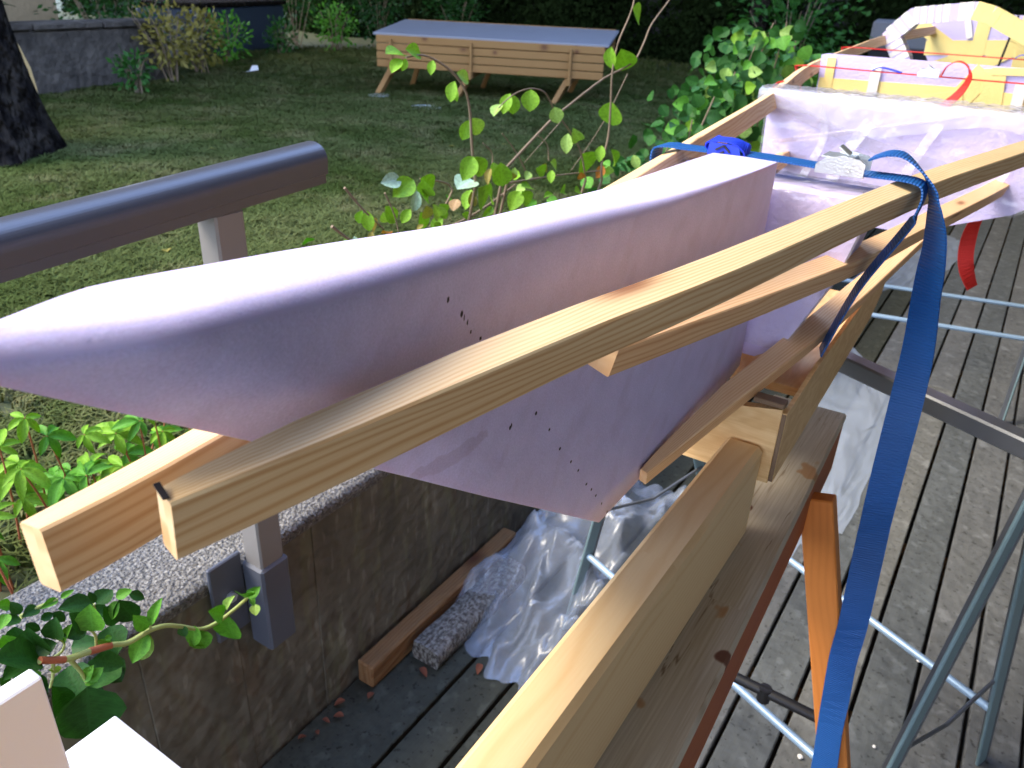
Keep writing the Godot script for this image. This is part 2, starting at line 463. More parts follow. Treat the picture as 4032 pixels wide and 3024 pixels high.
	# foliage tones: fresh, pale, back side silvery, orange, dry, yellow, deep
	var tones := [rgb(138, 186, 58), rgb(164, 198, 106), rgb(176, 206, 186), rgb(204, 128, 60), rgb(200, 164, 128), rgb(150, 138, 72), rgb(44, 88, 38), rgb(96, 158, 54), rgb(58, 108, 46)]
	var lv := noise(131, 0.05, 2)
	var veins := texture(128, 96, func(x: int, y: int):
		var across := absf(y / 96.0 - 0.4) / 0.4
		var rib := smoothstep(0.06, 0.02, across) * 0.30
		var side := pow(maxf(0.0, cos((x / 128.0 * 7.0 - across * 1.1) * TAU)), 14.0) * 0.16 * (1.0 - across * 0.5)
		var g := 0.92 + rib + side + lv.get_noise_2d(x, y) * 0.14
		return Color(g * 1.0, g, g * 0.92))
	for i in tones.size():
		var m := with_bump(mat(tones[i].darkened(0.04), 0.5, veins), bump(0.04, 4.0, 40 + i), 0.4)
		m.metallic_specular = 0.3
		m.backlight_enabled = true
		m.backlight = Color(0.5, 0.62, 0.2) if i != 2 else Color(0.2, 0.25, 0.2)
		M["leaf%d" % i] = m
	M.stem = mat(rgb(126, 108, 84), 0.8)
	M.stem_green = mat(rgb(156, 168, 96), 0.6)
	M.stem_red = mat(rgb(164, 92, 58), 0.7)
	M.dark_leaf = mat(rgb(38, 50, 28), 0.9)
	M.dark_leaf.metallic_specular = 0.1
	M.dark_leaf.vertex_color_use_as_albedo = true
	M.table_wood = mat(Color(0.60, 0.51, 0.36), 0.75, plain)
	M.table_wood.uv1_scale = Vector3(0.5, 3.0, 1)
	M.table_top = triplanar(with_bump(mat(rgb(132, 132, 134), 0.5), bump(0.03, 2.0, 29), 0.3), 1.0)
	M.siding = mat(rgb(150, 147, 140), 0.8)
	M.straw = mat(rgb(186, 160, 108), 0.9)
	M.tank = mat(rgb(52, 62, 78), 0.5)
	M.dry_wood = with_bump(mat(Color(0.58, 0.50, 0.42), 0.85, pine), bump(0.06, 5.0, 30), 0.5)
	M.dry_wood.uv1_scale = Vector3(0.5, 4.0, 1)

# leaf blade: unit length along +y, its upper side towards +z
func leaf_mesh(width: float, point: float, fold: float, curl: float, serr := 0.0) -> ArrayMesh:
	var b := Mb.new()
	var rings := []
	var steps := 7
	for i in steps + 1:
		var s := i / float(steps)
		var w := width * 0.5 * pow(sin(PI * pow(s, point)), 0.8) + 0.004
		if serr > 0.0 and i % 2 == 1: w *= 1.0 + serr
		var z := -curl * s * s
		var y := s - curl * 0.3 * s * s
		rings.append(PackedVector3Array([Vector3(-w, y, z + w * fold), Vector3(-w * 0.5, y, z + w * fold * 0.32), Vector3(0, y, z), Vector3(w * 0.5, y, z + w * fold * 0.32), Vector3(w, y, z + w * fold)]))
	b.loft(rings, false, false, true)
	return b.mesh()
func place_leaf(parent: Node3D, m: Mesh, mtl: Material, base: Vector3, tip: Vector3, nrm: Vector3, called := "leaf") -> MeshInstance3D:
	var Y := tip - base
	var L := Y.length()
	Y = Y.normalized()
	var X := Y.cross(nrm).normalized()
	if X.length() < 0.1: X = Y.cross(Vector3.RIGHT).normalized()
	var Z := X.cross(Y)
	var o := MeshInstance3D.new()
	o.mesh = m; o.material_override = mtl; o.name = called
	o.transform = Transform3D(Basis(X * L, Y * L, Z * L), base - origin_of(parent))
	parent.add_child(o, true)
	return o
func ribbon(path: Array, wdirs: Array, width: float, thick := 0.002) -> Mb:
	var rings := []
	for i in path.size():
		var T: Vector3 = (path[mini(i + 1, path.size() - 1)] - path[maxi(i - 1, 0)]).normalized()
		var W: Vector3 = wdirs[i]
		W = (W - T * W.dot(T)).normalized()
		var N := T.cross(W)
		var r := PackedVector3Array()
		for q in [[-1, -1], [1, -1], [1, 1], [-1, 1]]: r.append(path[i] + W * q[0] * width * 0.5 + N * q[1] * thick * 0.5)
		rings.append(r)
	var b := Mb.new()
	b.loft(rings, true, true, false)
	return b
func rod(a: Vector3, b: Vector3, r: float, sides := 10) -> Mb:
	var m := Mb.new()
	m.tube([a, b], r, r, sides)
	return m
func bar(a: Vector3, b: Vector3, w: float, h: float, e := 0.003, up := Vector3.UP, uo := Vector2.ZERO) -> Mb:
	var m := Mb.new()
	m.box(along(a, b, up), Vector3((b - a).length(), h, w), e, uo)
	return m
func scatter(mm_mesh: Mesh, xf: Array, cols: Array) -> MultiMesh:
	var mm := MultiMesh.new()
	mm.transform_format = MultiMesh.TRANSFORM_3D
	mm.use_colors = cols.size() > 0
	mm.mesh = mm_mesh
	mm.instance_count = xf.size()
	for i in xf.size():
		mm.set_instance_transform(i, xf[i])
		if cols.size(): mm.set_instance_color(i, cols[i])
	return mm
func put_multi(mm: MultiMesh, mtl: Material, called: String, parent: Node = null) -> MultiMeshInstance3D:
	var o := MultiMeshInstance3D.new()
	o.multimesh = mm; o.material_override = mtl
	if parent == null:
		o.name = numbered(called)
		add_child(o, true)
	else:
		o.name = called
		parent.add_child(o, true)
		o.position = -origin_of(parent)
	o.set_meta("kind", "stuff")
	return o
func leaf_clump(nleaves: int, size: float, spread: float) -> ArrayMesh:
	var b := Mb.new()
	for i in nleaves:
		var d := Vector3(rng.randf_range(-1, 1), rng.randf_range(-1, 1), rng.randf_range(-1, 1)).normalized()
		var c := d * spread * sqrt(rng.randf())
		var X := d.cross(Vector3(rng.randf() - 0.5, rng.randf() - 0.5, rng.randf() - 0.5)).normalized() * size * rng.randf_range(0.7, 1.2)
		var Y := (d + Vector3.DOWN * 0.4).normalized() * size * rng.randf_range(0.8, 1.5)
		b.quad(c, c + Y * 0.5 + X * 0.45, c + Y, c + Y * 0.5 - X * 0.45)
	return b.mesh()

const SHRUB_STEMS := [
	[0.0032,[Vector3(-1.000,0.937,-1.413),Vector3(-1.000,1.024,-1.396),Vector3(-1.000,1.090,-1.388),Vector3(-1.000,1.135,-1.370),Vector3(-1.000,1.168,-1.332),Vector3(-1.000,1.191,-1.286),Vector3(-1.000,1.206,-1.237),Vector3(-1.000,1.205,-1.187)]],
	[0.0024,[Vector3(-1.020,0.854,-1.970),Vector3(-1.020,0.933,-1.929),Vector3(-1.020,0.991,-1.867),Vector3(-1.020,1.055,-1.776),Vector3(-1.020,1.100,-1.725),Vector3(-1.020,1.115,-1.665),Vector3(-1.020,1.113,-1.609),Vector3(-1.020,1.102,-1.563),Vector3(-1.020,1.085,-1.525)]],
	[0.0034,[Vector3(-0.990,0.852,-2.009),Vector3(-0.990,0.897,-2.000),Vector3(-0.990,0.968,-2.025),Vector3(-0.990,1.052,-2.022),Vector3(-0.990,1.133,-2.014),Vector3(-0.990,1.203,-2.032),Vector3(-0.990,1.275,-2.091),Vector3(-0.990,1.336,-2.115)]],
	[0.0034,[Vector3(-1.030,0.940,-1.569),Vector3(-1.030,1.031,-1.773),Vector3(-1.030,1.058,-1.858),Vector3(-1.030,1.112,-2.045),Vector3(-1.030,1.144,-2.219),Vector3(-1.030,1.193,-2.282),Vector3(-1.030,1.243,-2.324),Vector3(-1.030,1.307,-2.432),Vector3(-1.030,1.342,-2.470)]],
	[0.0020,[Vector3(-1.050,0.903,-1.710),Vector3(-1.050,0.966,-1.653),Vector3(-1.050,1.019,-1.587)]],
	[0.0020,[Vector3(-1.040,0.937,-1.530),Vector3(-1.040,0.980,-1.534),Vector3(-1.040,1.010,-1.495)]],
	[0.0020,[Vector3(-1.060,0.921,-1.828),Vector3(-1.060,0.964,-1.815),Vector3(-1.060,0.991,-1.768)]],
	[0.0026,[Vector3(-0.990,1.002,-1.003),Vector3(-0.990,0.957,-1.045),Vector3(-0.990,0.909,-1.099)]],
	[0.0030,[Vector3(-0.980,0.945,-0.957),Vector3(-0.980,0.912,-0.998),Vector3(-0.980,0.881,-1.042)]],
	[0.0020,[Vector3(-1.000,0.971,-1.118),Vector3(-1.000,0.923,-1.144),Vector3(-1.000,0.882,-1.156)]],
	[0.0026,[Vector3(-1.040,0.903,-1.600),Vector3(-1.040,0.888,-1.790),Vector3(-1.040,0.870,-1.976),Vector3(-1.040,0.855,-2.115)]],
	[0.0040,[Vector3(-1.050,0.833,-1.303),Vector3(-1.050,0.850,-1.482),Vector3(-1.050,0.889,-1.652)]],
	[0.0030,[Vector3(-1.040,0.836,-1.269),Vector3(-1.040,0.925,-1.382),Vector3(-1.040,0.967,-1.272)]],
	[0.0012,[Vector3(-1.070,1.010,-1.893),Vector3(-1.070,0.930,-1.724)]],
	[0.0014,[Vector3(-1.080,1.105,-2.300),Vector3(-1.080,0.980,-2.168),Vector3(-1.080,0.868,-1.992)]],
]
const SHRUB_LEAVES := [
	[Vector3(-1.027,1.202,-1.219),Vector3(-1.019,1.221,-1.159),0.62,0],
	[Vector3(-1.004,1.206,-1.234),Vector3(-0.994,1.222,-1.189),0.50,0],
	[Vector3(-1.012,1.201,-1.188),Vector3(-1.009,1.183,-1.155),0.60,0],
	[Vector3(-1.046,1.197,-1.241),Vector3(-1.046,1.174,-1.231),0.50,0],
	[Vector3(-1.047,1.190,-1.326),Vector3(-1.046,1.163,-1.314),0.62,0],
	[Vector3(-1.045,1.162,-1.401),Vector3(-1.035,1.143,-1.444),0.50,1],
	[Vector3(-1.020,1.151,-1.362),Vector3(-1.028,1.109,-1.351),0.62,0],
	[Vector3(-1.041,1.143,-1.387),Vector3(-1.035,1.104,-1.387),0.40,0],
	[Vector3(-1.006,1.074,-1.397),Vector3(-1.017,1.029,-1.384),0.62,0],
	[Vector3(-1.010,1.076,-1.410),Vector3(-1.007,1.034,-1.447),0.55,1],
	[Vector3(-0.982,1.005,-1.377),Vector3(-0.971,0.966,-1.328),0.70,0],
	[Vector3(-0.990,1.001,-1.394),Vector3(-0.985,0.950,-1.431),0.62,0],
	[Vector3(-1.040,1.087,-1.561),Vector3(-1.031,1.073,-1.516),0.70,1],
	[Vector3(-1.028,1.110,-1.582),Vector3(-1.036,1.066,-1.560),0.55,0],
	[Vector3(-1.037,1.104,-1.610),Vector3(-1.039,1.055,-1.616),0.62,0],
	[Vector3(-1.005,1.117,-1.634),Vector3(-1.002,1.067,-1.626),0.75,0],
	[Vector3(-1.012,1.067,-1.757),Vector3(-1.001,1.026,-1.764),0.95,1],
	[Vector3(-1.046,0.984,-1.897),Vector3(-1.039,0.933,-1.879),0.62,1],
	[Vector3(-1.002,1.010,-1.841),Vector3(-1.001,0.954,-1.899),0.42,1],
	[Vector3(-1.028,0.927,-1.954),Vector3(-1.030,0.867,-2.015),0.75,0],
	[Vector3(-1.018,1.286,-2.158),Vector3(-1.013,1.252,-2.219),1.20,0],
	[Vector3(-0.994,1.196,-2.004),Vector3(-0.999,1.137,-2.012),0.60,0],
	[Vector3(-1.033,1.183,-2.143),Vector3(-1.035,1.111,-2.221),0.55,0],
	[Vector3(-1.013,1.053,-2.072),Vector3(-1.022,0.976,-2.107),0.86,0],
	[Vector3(-0.999,0.945,-2.008),Vector3(-0.994,0.903,-1.987),0.50,0],
	[Vector3(-0.981,0.934,-2.030),Vector3(-0.972,0.877,-2.079),0.40,0],
	[Vector3(-1.021,0.880,-1.939),Vector3(-1.027,0.850,-1.960),0.60,3],
	[Vector3(-1.039,0.869,-2.111),Vector3(-1.039,0.840,-2.076),0.70,3],
	[Vector3(-1.047,0.861,-2.160),Vector3(-1.051,0.823,-2.186),0.70,1],
	[Vector3(-0.996,0.989,-1.161),Vector3(-0.998,0.994,-1.111),0.60,2],
	[Vector3(-0.989,0.985,-1.190),Vector3(-0.984,0.969,-1.127),0.55,0],
	[Vector3(-1.001,0.974,-1.190),Vector3(-1.004,0.946,-1.197),0.60,0],
	[Vector3(-1.009,0.978,-1.235),Vector3(-1.008,0.941,-1.279),0.80,0],
	[Vector3(-0.991,0.980,-1.222),Vector3(-1.002,0.930,-1.255),0.60,0],
	[Vector3(-1.017,0.955,-1.233),Vector3(-1.021,0.903,-1.229),0.45,2],
	[Vector3(-1.046,0.936,-1.278),Vector3(-1.051,0.912,-1.327),0.60,0],
	[Vector3(-1.005,0.948,-1.060),Vector3(-1.017,0.919,-1.058),0.70,0],
	[Vector3(-0.992,0.950,-1.060),Vector3(-0.987,0.910,-1.056),0.55,0],
	[Vector3(-1.023,0.919,-1.100),Vector3(-1.027,0.891,-1.121),0.80,4],
	[Vector3(-1.048,0.885,-1.131),Vector3(-1.048,0.864,-1.124),0.70,5],
	[Vector3(-1.038,0.932,-1.160),Vector3(-1.029,0.890,-1.186),0.60,0],
	[Vector3(-1.046,0.918,-1.163),Vector3(-1.052,0.886,-1.183),0.60,1],
	[Vector3(-1.041,0.890,-1.073),Vector3(-1.035,0.872,-1.074),0.50,2],
	[Vector3(-1.023,0.917,-1.219),Vector3(-1.032,0.890,-1.198),0.60,0],
	[Vector3(-1.044,0.896,-1.276),Vector3(-1.043,0.850,-1.295),0.60,0],
	[Vector3(-1.012,0.919,-1.257),Vector3(-1.021,0.880,-1.273),0.50,5],
	[Vector3(-0.993,0.926,-1.254),Vector3(-1.001,0.873,-1.308),0.42,1],
	[Vector3(-1.031,0.906,-1.324),Vector3(-1.028,0.879,-1.355),0.60,0],
	[Vector3(-1.025,0.875,-1.328),Vector3(-1.034,0.859,-1.295),0.60,0],
	[Vector3(-0.983,0.888,-1.190),Vector3(-0.975,0.900,-1.200),0.50,5],
	[Vector3(-1.038,0.902,-1.397),Vector3(-1.031,0.883,-1.371),0.80,4],
	[Vector3(-1.034,0.974,-1.456),Vector3(-1.033,0.946,-1.414),0.70,1],
	[Vector3(-1.009,0.945,-1.416),Vector3(-1.003,0.944,-1.350),0.75,2],
	[Vector3(-1.050,0.909,-1.468),Vector3(-1.048,0.871,-1.435),0.65,0],
	[Vector3(-1.024,0.916,-1.432),Vector3(-1.026,0.869,-1.445),0.40,5],
	[Vector3(-0.983,0.935,-1.399),Vector3(-0.988,0.881,-1.438),0.75,0],
	[Vector3(-1.014,0.922,-1.467),Vector3(-1.017,0.874,-1.526),0.65,0],
	[Vector3(-1.003,0.962,-1.475),Vector3(-0.992,0.937,-1.441),0.35,5],
	[Vector3(-0.987,0.976,-1.489),Vector3(-0.994,0.906,-1.516),0.72,0],
	[Vector3(-0.989,0.949,-1.526),Vector3(-0.996,0.917,-1.560),0.50,5],
	[Vector3(-1.023,0.968,-1.510),Vector3(-1.020,0.929,-1.528),0.60,1],
	[Vector3(-1.043,0.935,-1.637),Vector3(-1.046,0.907,-1.644),0.70,1],
	[Vector3(-1.046,0.871,-1.669),Vector3(-1.035,0.839,-1.611),0.62,0],
	[Vector3(-1.035,0.874,-1.660),Vector3(-1.027,0.831,-1.704),0.60,0],
	[Vector3(-1.026,0.920,-1.678),Vector3(-1.015,0.911,-1.647),0.60,1],
	[Vector3(-1.050,0.914,-1.748),Vector3(-1.042,0.895,-1.800),0.60,0],
	[Vector3(-1.043,0.922,-1.807),Vector3(-1.040,0.899,-1.855),0.50,1],
	[Vector3(-1.048,0.921,-1.784),Vector3(-1.057,0.899,-1.809),0.40,5],
	[Vector3(-1.007,0.915,-1.756),Vector3(-0.999,0.887,-1.737),0.50,0],
	[Vector3(-1.032,0.887,-1.654),Vector3(-1.029,0.883,-1.709),0.50,0],
	[Vector3(-1.025,0.843,-1.753),Vector3(-1.015,0.854,-1.794),0.40,0],
	[Vector3(-0.991,0.857,-1.776),Vector3(-1.002,0.849,-1.857),0.40,0],
	[Vector3(-1.017,0.834,-1.904),Vector3(-1.017,0.831,-1.949),0.50,0],
	[Vector3(-1.044,0.863,-1.424),Vector3(-1.034,0.852,-1.448),0.50,0],
	[Vector3(-1.026,0.862,-1.520),Vector3(-1.020,0.852,-1.479),0.40,0],
	[Vector3(-0.992,0.886,-1.253),Vector3(-0.984,0.873,-1.275),0.60,0],
	[Vector3(-1.048,0.881,-1.164),Vector3(-1.059,0.858,-1.199),0.40,3],
	[Vector3(-1.013,0.902,-1.307),Vector3(-1.005,0.877,-1.318),0.50,0],
]
const BRANCH_STEMS := [
	[0.0042,[Vector3(-0.800,0.611,-0.275),Vector3(-0.800,0.591,-0.300),Vector3(-0.800,0.580,-0.329),Vector3(-0.800,0.569,-0.355),Vector3(-0.800,0.556,-0.376),Vector3(-0.800,0.553,-0.406),Vector3(-0.800,0.544,-0.428),Vector3(-0.800,0.527,-0.448),Vector3(-0.800,0.499,-0.477),Vector3(-0.800,0.491,-0.503),Vector3(-0.800,0.492,-0.532),Vector3(-0.800,0.496,-0.559)]],
	[0.0030,[Vector3(-0.800,0.587,-0.305),Vector3(-0.800,0.560,-0.313),Vector3(-0.800,0.538,-0.316)]],
	[0.0024,[Vector3(-0.810,0.589,-0.291),Vector3(-0.810,0.571,-0.287),Vector3(-0.810,0.556,-0.280)]],
	[0.0020,[Vector3(-0.820,0.586,-0.290),Vector3(-0.820,0.586,-0.306),Vector3(-0.820,0.596,-0.312),Vector3(-0.820,0.610,-0.305)]],
	[0.0022,[Vector3(-0.810,0.570,-0.342),Vector3(-0.810,0.590,-0.344),Vector3(-0.810,0.606,-0.337)]],
	[0.0020,[Vector3(-0.800,0.553,-0.406),Vector3(-0.800,0.567,-0.411)]],
	[0.0030,[Vector3(-0.830,0.615,-0.247),Vector3(-0.830,0.615,-0.258),Vector3(-0.830,0.609,-0.271)]],
	[0.0030,[Vector3(-0.860,0.633,-0.290),Vector3(-0.860,0.632,-0.311),Vector3(-0.860,0.628,-0.334)]],
	[0.0020,[Vector3(-0.840,0.608,-0.364),Vector3(-0.840,0.594,-0.365)]],
]
const BRANCH_LEAVES := [
	[Vector3(-0.790,0.542,-0.312),Vector3(-0.786,0.476,-0.299),0.95,6],
	[Vector3(-0.810,0.557,-0.282),Vector3(-0.816,0.496,-0.287),0.42,6],
	[Vector3(-0.800,0.543,-0.313),Vector3(-0.796,0.559,-0.323),0.50,0],
	[Vector3(-0.800,0.542,-0.318),Vector3(-0.788,0.555,-0.329),0.60,0],
	[Vector3(-0.800,0.539,-0.314),Vector3(-0.790,0.542,-0.322),0.50,0],
	[Vector3(-0.800,0.552,-0.402),Vector3(-0.793,0.534,-0.375),0.60,0],
	[Vector3(-0.800,0.548,-0.405),Vector3(-0.801,0.515,-0.389),0.35,1],
	[Vector3(-0.800,0.558,-0.408),Vector3(-0.799,0.583,-0.393),0.50,0],
	[Vector3(-0.790,0.569,-0.405),Vector3(-0.793,0.594,-0.421),0.45,0],
	[Vector3(-0.800,0.526,-0.450),Vector3(-0.792,0.516,-0.448),0.90,6],
	[Vector3(-0.800,0.512,-0.469),Vector3(-0.796,0.487,-0.459),0.55,0],
	[Vector3(-0.800,0.501,-0.472),Vector3(-0.792,0.475,-0.472),0.80,0],
	[Vector3(-0.800,0.484,-0.456),Vector3(-0.800,0.467,-0.480),0.40,1],
	[Vector3(-0.800,0.494,-0.521),Vector3(-0.802,0.441,-0.523),0.72,0],
	[Vector3(-0.800,0.495,-0.515),Vector3(-0.791,0.521,-0.496),0.50,0],
	[Vector3(-0.800,0.500,-0.522),Vector3(-0.788,0.528,-0.521),0.45,1],
	[Vector3(-0.800,0.498,-0.556),Vector3(-0.791,0.520,-0.546),0.80,0],
	[Vector3(-0.800,0.496,-0.559),Vector3(-0.791,0.509,-0.572),0.50,0],
	[Vector3(-0.800,0.492,-0.565),Vector3(-0.791,0.486,-0.562),0.70,0],
	[Vector3(-0.800,0.475,-0.571),Vector3(-0.793,0.465,-0.564),0.75,1],
	[Vector3(-0.790,0.510,-0.553),Vector3(-0.792,0.510,-0.563),0.80,0],
	[Vector3(-0.810,0.604,-0.336),Vector3(-0.807,0.634,-0.327),0.60,6],
	[Vector3(-0.800,0.606,-0.338),Vector3(-0.800,0.637,-0.341),0.75,0],
	[Vector3(-0.810,0.603,-0.337),Vector3(-0.815,0.609,-0.316),0.50,6],
	[Vector3(-0.800,0.570,-0.355),Vector3(-0.805,0.580,-0.345),0.60,0],
	[Vector3(-0.800,0.583,-0.349),Vector3(-0.801,0.581,-0.358),0.50,0],
	[Vector3(-0.820,0.608,-0.304),Vector3(-0.821,0.632,-0.309),0.80,6],
	[Vector3(-0.820,0.596,-0.312),Vector3(-0.814,0.619,-0.318),0.40,0],
	[Vector3(-0.810,0.602,-0.279),Vector3(-0.799,0.645,-0.245),0.70,6],
	[Vector3(-0.820,0.601,-0.282),Vector3(-0.818,0.638,-0.278),0.75,6],
	[Vector3(-0.815,0.614,-0.279),Vector3(-0.804,0.618,-0.294),0.80,6],
	[Vector3(-0.830,0.591,-0.268),Vector3(-0.818,0.602,-0.246),0.50,6],
	[Vector3(-0.820,0.576,-0.280),Vector3(-0.809,0.602,-0.265),0.40,0],
	[Vector3(-0.810,0.582,-0.284),Vector3(-0.809,0.573,-0.297),0.30,1],
	[Vector3(-0.840,0.608,-0.364),Vector3(-0.842,0.627,-0.334),0.60,6],
	[Vector3(-0.850,0.600,-0.369),Vector3(-0.852,0.615,-0.369),0.60,6],
	[Vector3(-0.850,0.597,-0.372),Vector3(-0.852,0.602,-0.393),0.80,6],
	[Vector3(-0.840,0.590,-0.396),Vector3(-0.842,0.572,-0.382),0.50,0],
	[Vector3(-0.840,0.592,-0.396),Vector3(-0.835,0.552,-0.406),0.70,6],
	[Vector3(-0.840,0.598,-0.393),Vector3(-0.830,0.605,-0.406),0.50,0],
	[Vector3(-0.850,0.582,-0.415),Vector3(-0.841,0.572,-0.428),0.50,6],
	[Vector3(-0.850,0.586,-0.379),Vector3(-0.847,0.554,-0.393),0.70,6],
	[Vector3(-0.860,0.628,-0.334),Vector3(-0.854,0.634,-0.316),0.40,0],
	[Vector3(-0.860,0.627,-0.338),Vector3(-0.852,0.635,-0.348),0.35,0],
	[Vector3(-0.860,0.637,-0.291),Vector3(-0.864,0.653,-0.287),0.60,6],
	[Vector3(-0.860,0.656,-0.283),Vector3(-0.854,0.669,-0.272),0.60,0],
	[Vector3(-0.850,0.654,-0.276),Vector3(-0.840,0.652,-0.261),0.60,0],
	[Vector3(-0.860,0.634,-0.289),Vector3(-0.852,0.642,-0.272),0.70,6],
	[Vector3(-0.860,0.632,-0.311),Vector3(-0.852,0.639,-0.294),0.50,6],
	[Vector3(-0.850,0.633,-0.278),Vector3(-0.847,0.614,-0.277),0.80,6],
	[Vector3(-0.840,0.639,-0.261),Vector3(-0.843,0.613,-0.269),0.60,0],
	[Vector3(-0.860,0.620,-0.293),Vector3(-0.852,0.608,-0.301),0.60,6],
	[Vector3(-0.870,0.605,-0.313),Vector3(-0.870,0.604,-0.327),0.60,6],
	[Vector3(-0.870,0.605,-0.329),Vector3(-0.862,0.592,-0.335),0.50,6],
	[Vector3(-0.830,0.628,-0.255),Vector3(-0.819,0.627,-0.244),0.50,0],
	[Vector3(-0.840,0.585,-0.244),Vector3(-0.839,0.567,-0.250),0.50,6],
	[Vector3(-0.850,0.569,-0.261),Vector3(-0.849,0.551,-0.271),0.60,6],
	[Vector3(-0.840,0.607,-0.285),Vector3(-0.829,0.629,-0.273),0.60,6],
	[Vector3(-0.870,0.585,-0.345),Vector3(-0.863,0.593,-0.353),0.60,6],
	[Vector3(-0.850,0.577,-0.342),Vector3(-0.853,0.586,-0.335),0.50,6],
]


func _ready():
	rng.seed = 20240
	# ---- camera
	var cam := Camera3D.new()
	cam.name = "camera"
	cam.position = Vector3(0, 1.33, 0)
	cam.rotation = Vector3(deg_to_rad(-26.897), deg_to_rad(32.03), deg_to_rad(2.5))
	cam.near = 0.02; cam.far = 300.0
	var ca := CameraAttributesPhysical.new()
	ca.frustum_focal_length = 24.594
	ca.frustum_focus_distance = 0.62
	ca.exposure_aperture = 14.0
	ca.frustum_near = 0.02; ca.frustum_far = 300.0
	cam.attributes = ca
	cam.fov = 52.02
	add_child(cam)
	# ---- sky, exposure, sun
	var sm := ProceduralSkyMaterial.new()
	sm.sky_top_color = Color(0.50, 0.62, 0.86)
	sm.sky_horizon_color = Color(0.86, 0.89, 0.94)
	sm.sky_curve = 0.25
	sm.ground_bottom_color = Color(0.08, 0.09, 0.06)
	sm.ground_horizon_color = Color(0.25, 0.27, 0.22)
	var sky := Sky.new()
	sky.sky_material = sm
	var env := Environment.new()
	env.background_mode = Environment.BG_SKY
	env.sky = sky
	env.tonemap_mode = Environment.TONE_MAPPER_LINEAR
	env.tonemap_exposure = 8.6
	env.background_energy_multiplier = 1.0
	env.sdfgi_enabled = true; env.ssao_enabled = true; env.ssil_enabled = true
	var we := WorldEnvironment.new()
	we.name = "world"
	we.environment = env
	add_child(we)
	var sun := DirectionalLight3D.new()
	sun.name = "sun"
	sun.light_energy = 0.24
	sun.light_angular_distance = 30.0
	sun.light_color = Color(1.0, 0.96, 0.90)
	sun.shadow_enabled = true
	add_child(sun)
	sun.look_at_from_position(Vector3(-5.5, 8.0, 4.0), Vector3.ZERO)
	make_materials()
	porch()
	setting()
	garden()
	hull()
	supports()
	straps()
	small_things()
	plants()

# ------------------------------------------------------------------ unseen house wall and porch roof, added to shade and fill the deck
func porch():
	var h := thing("added_porch", "unseen pale timber-clad house wall with porch roof, added to shade and fill the deck", "porch", Vector3(1.9, 0, -3.0))
	for i in 20:
		var b := Mb.new()
		b.box(at(Vector3(1.9 + 0.012 * (i % 2), 0.07 + i * 0.136, -3.0)), Vector3(0.03, 0.145, 14.0), 0.004, Vector2(i * 0.4, 0))
		put(b, M.siding, "board", h)
	var b := Mb.new()
	b.box(at(Vector3(0.75, 2.62, -3.0)), Vector3(2.6, 0.1, 14.0), 0.01)
	put(b, M.siding, "roof", h)
	for z in [3.6, 0.9, -3.4, -7.5]:
		b = Mb.new()
		b.box(at(Vector3(0.95, 1.285, z)), Vector3(0.1, 2.57, 0.1), 0.006)
		put(b, M.siding, "post", h)

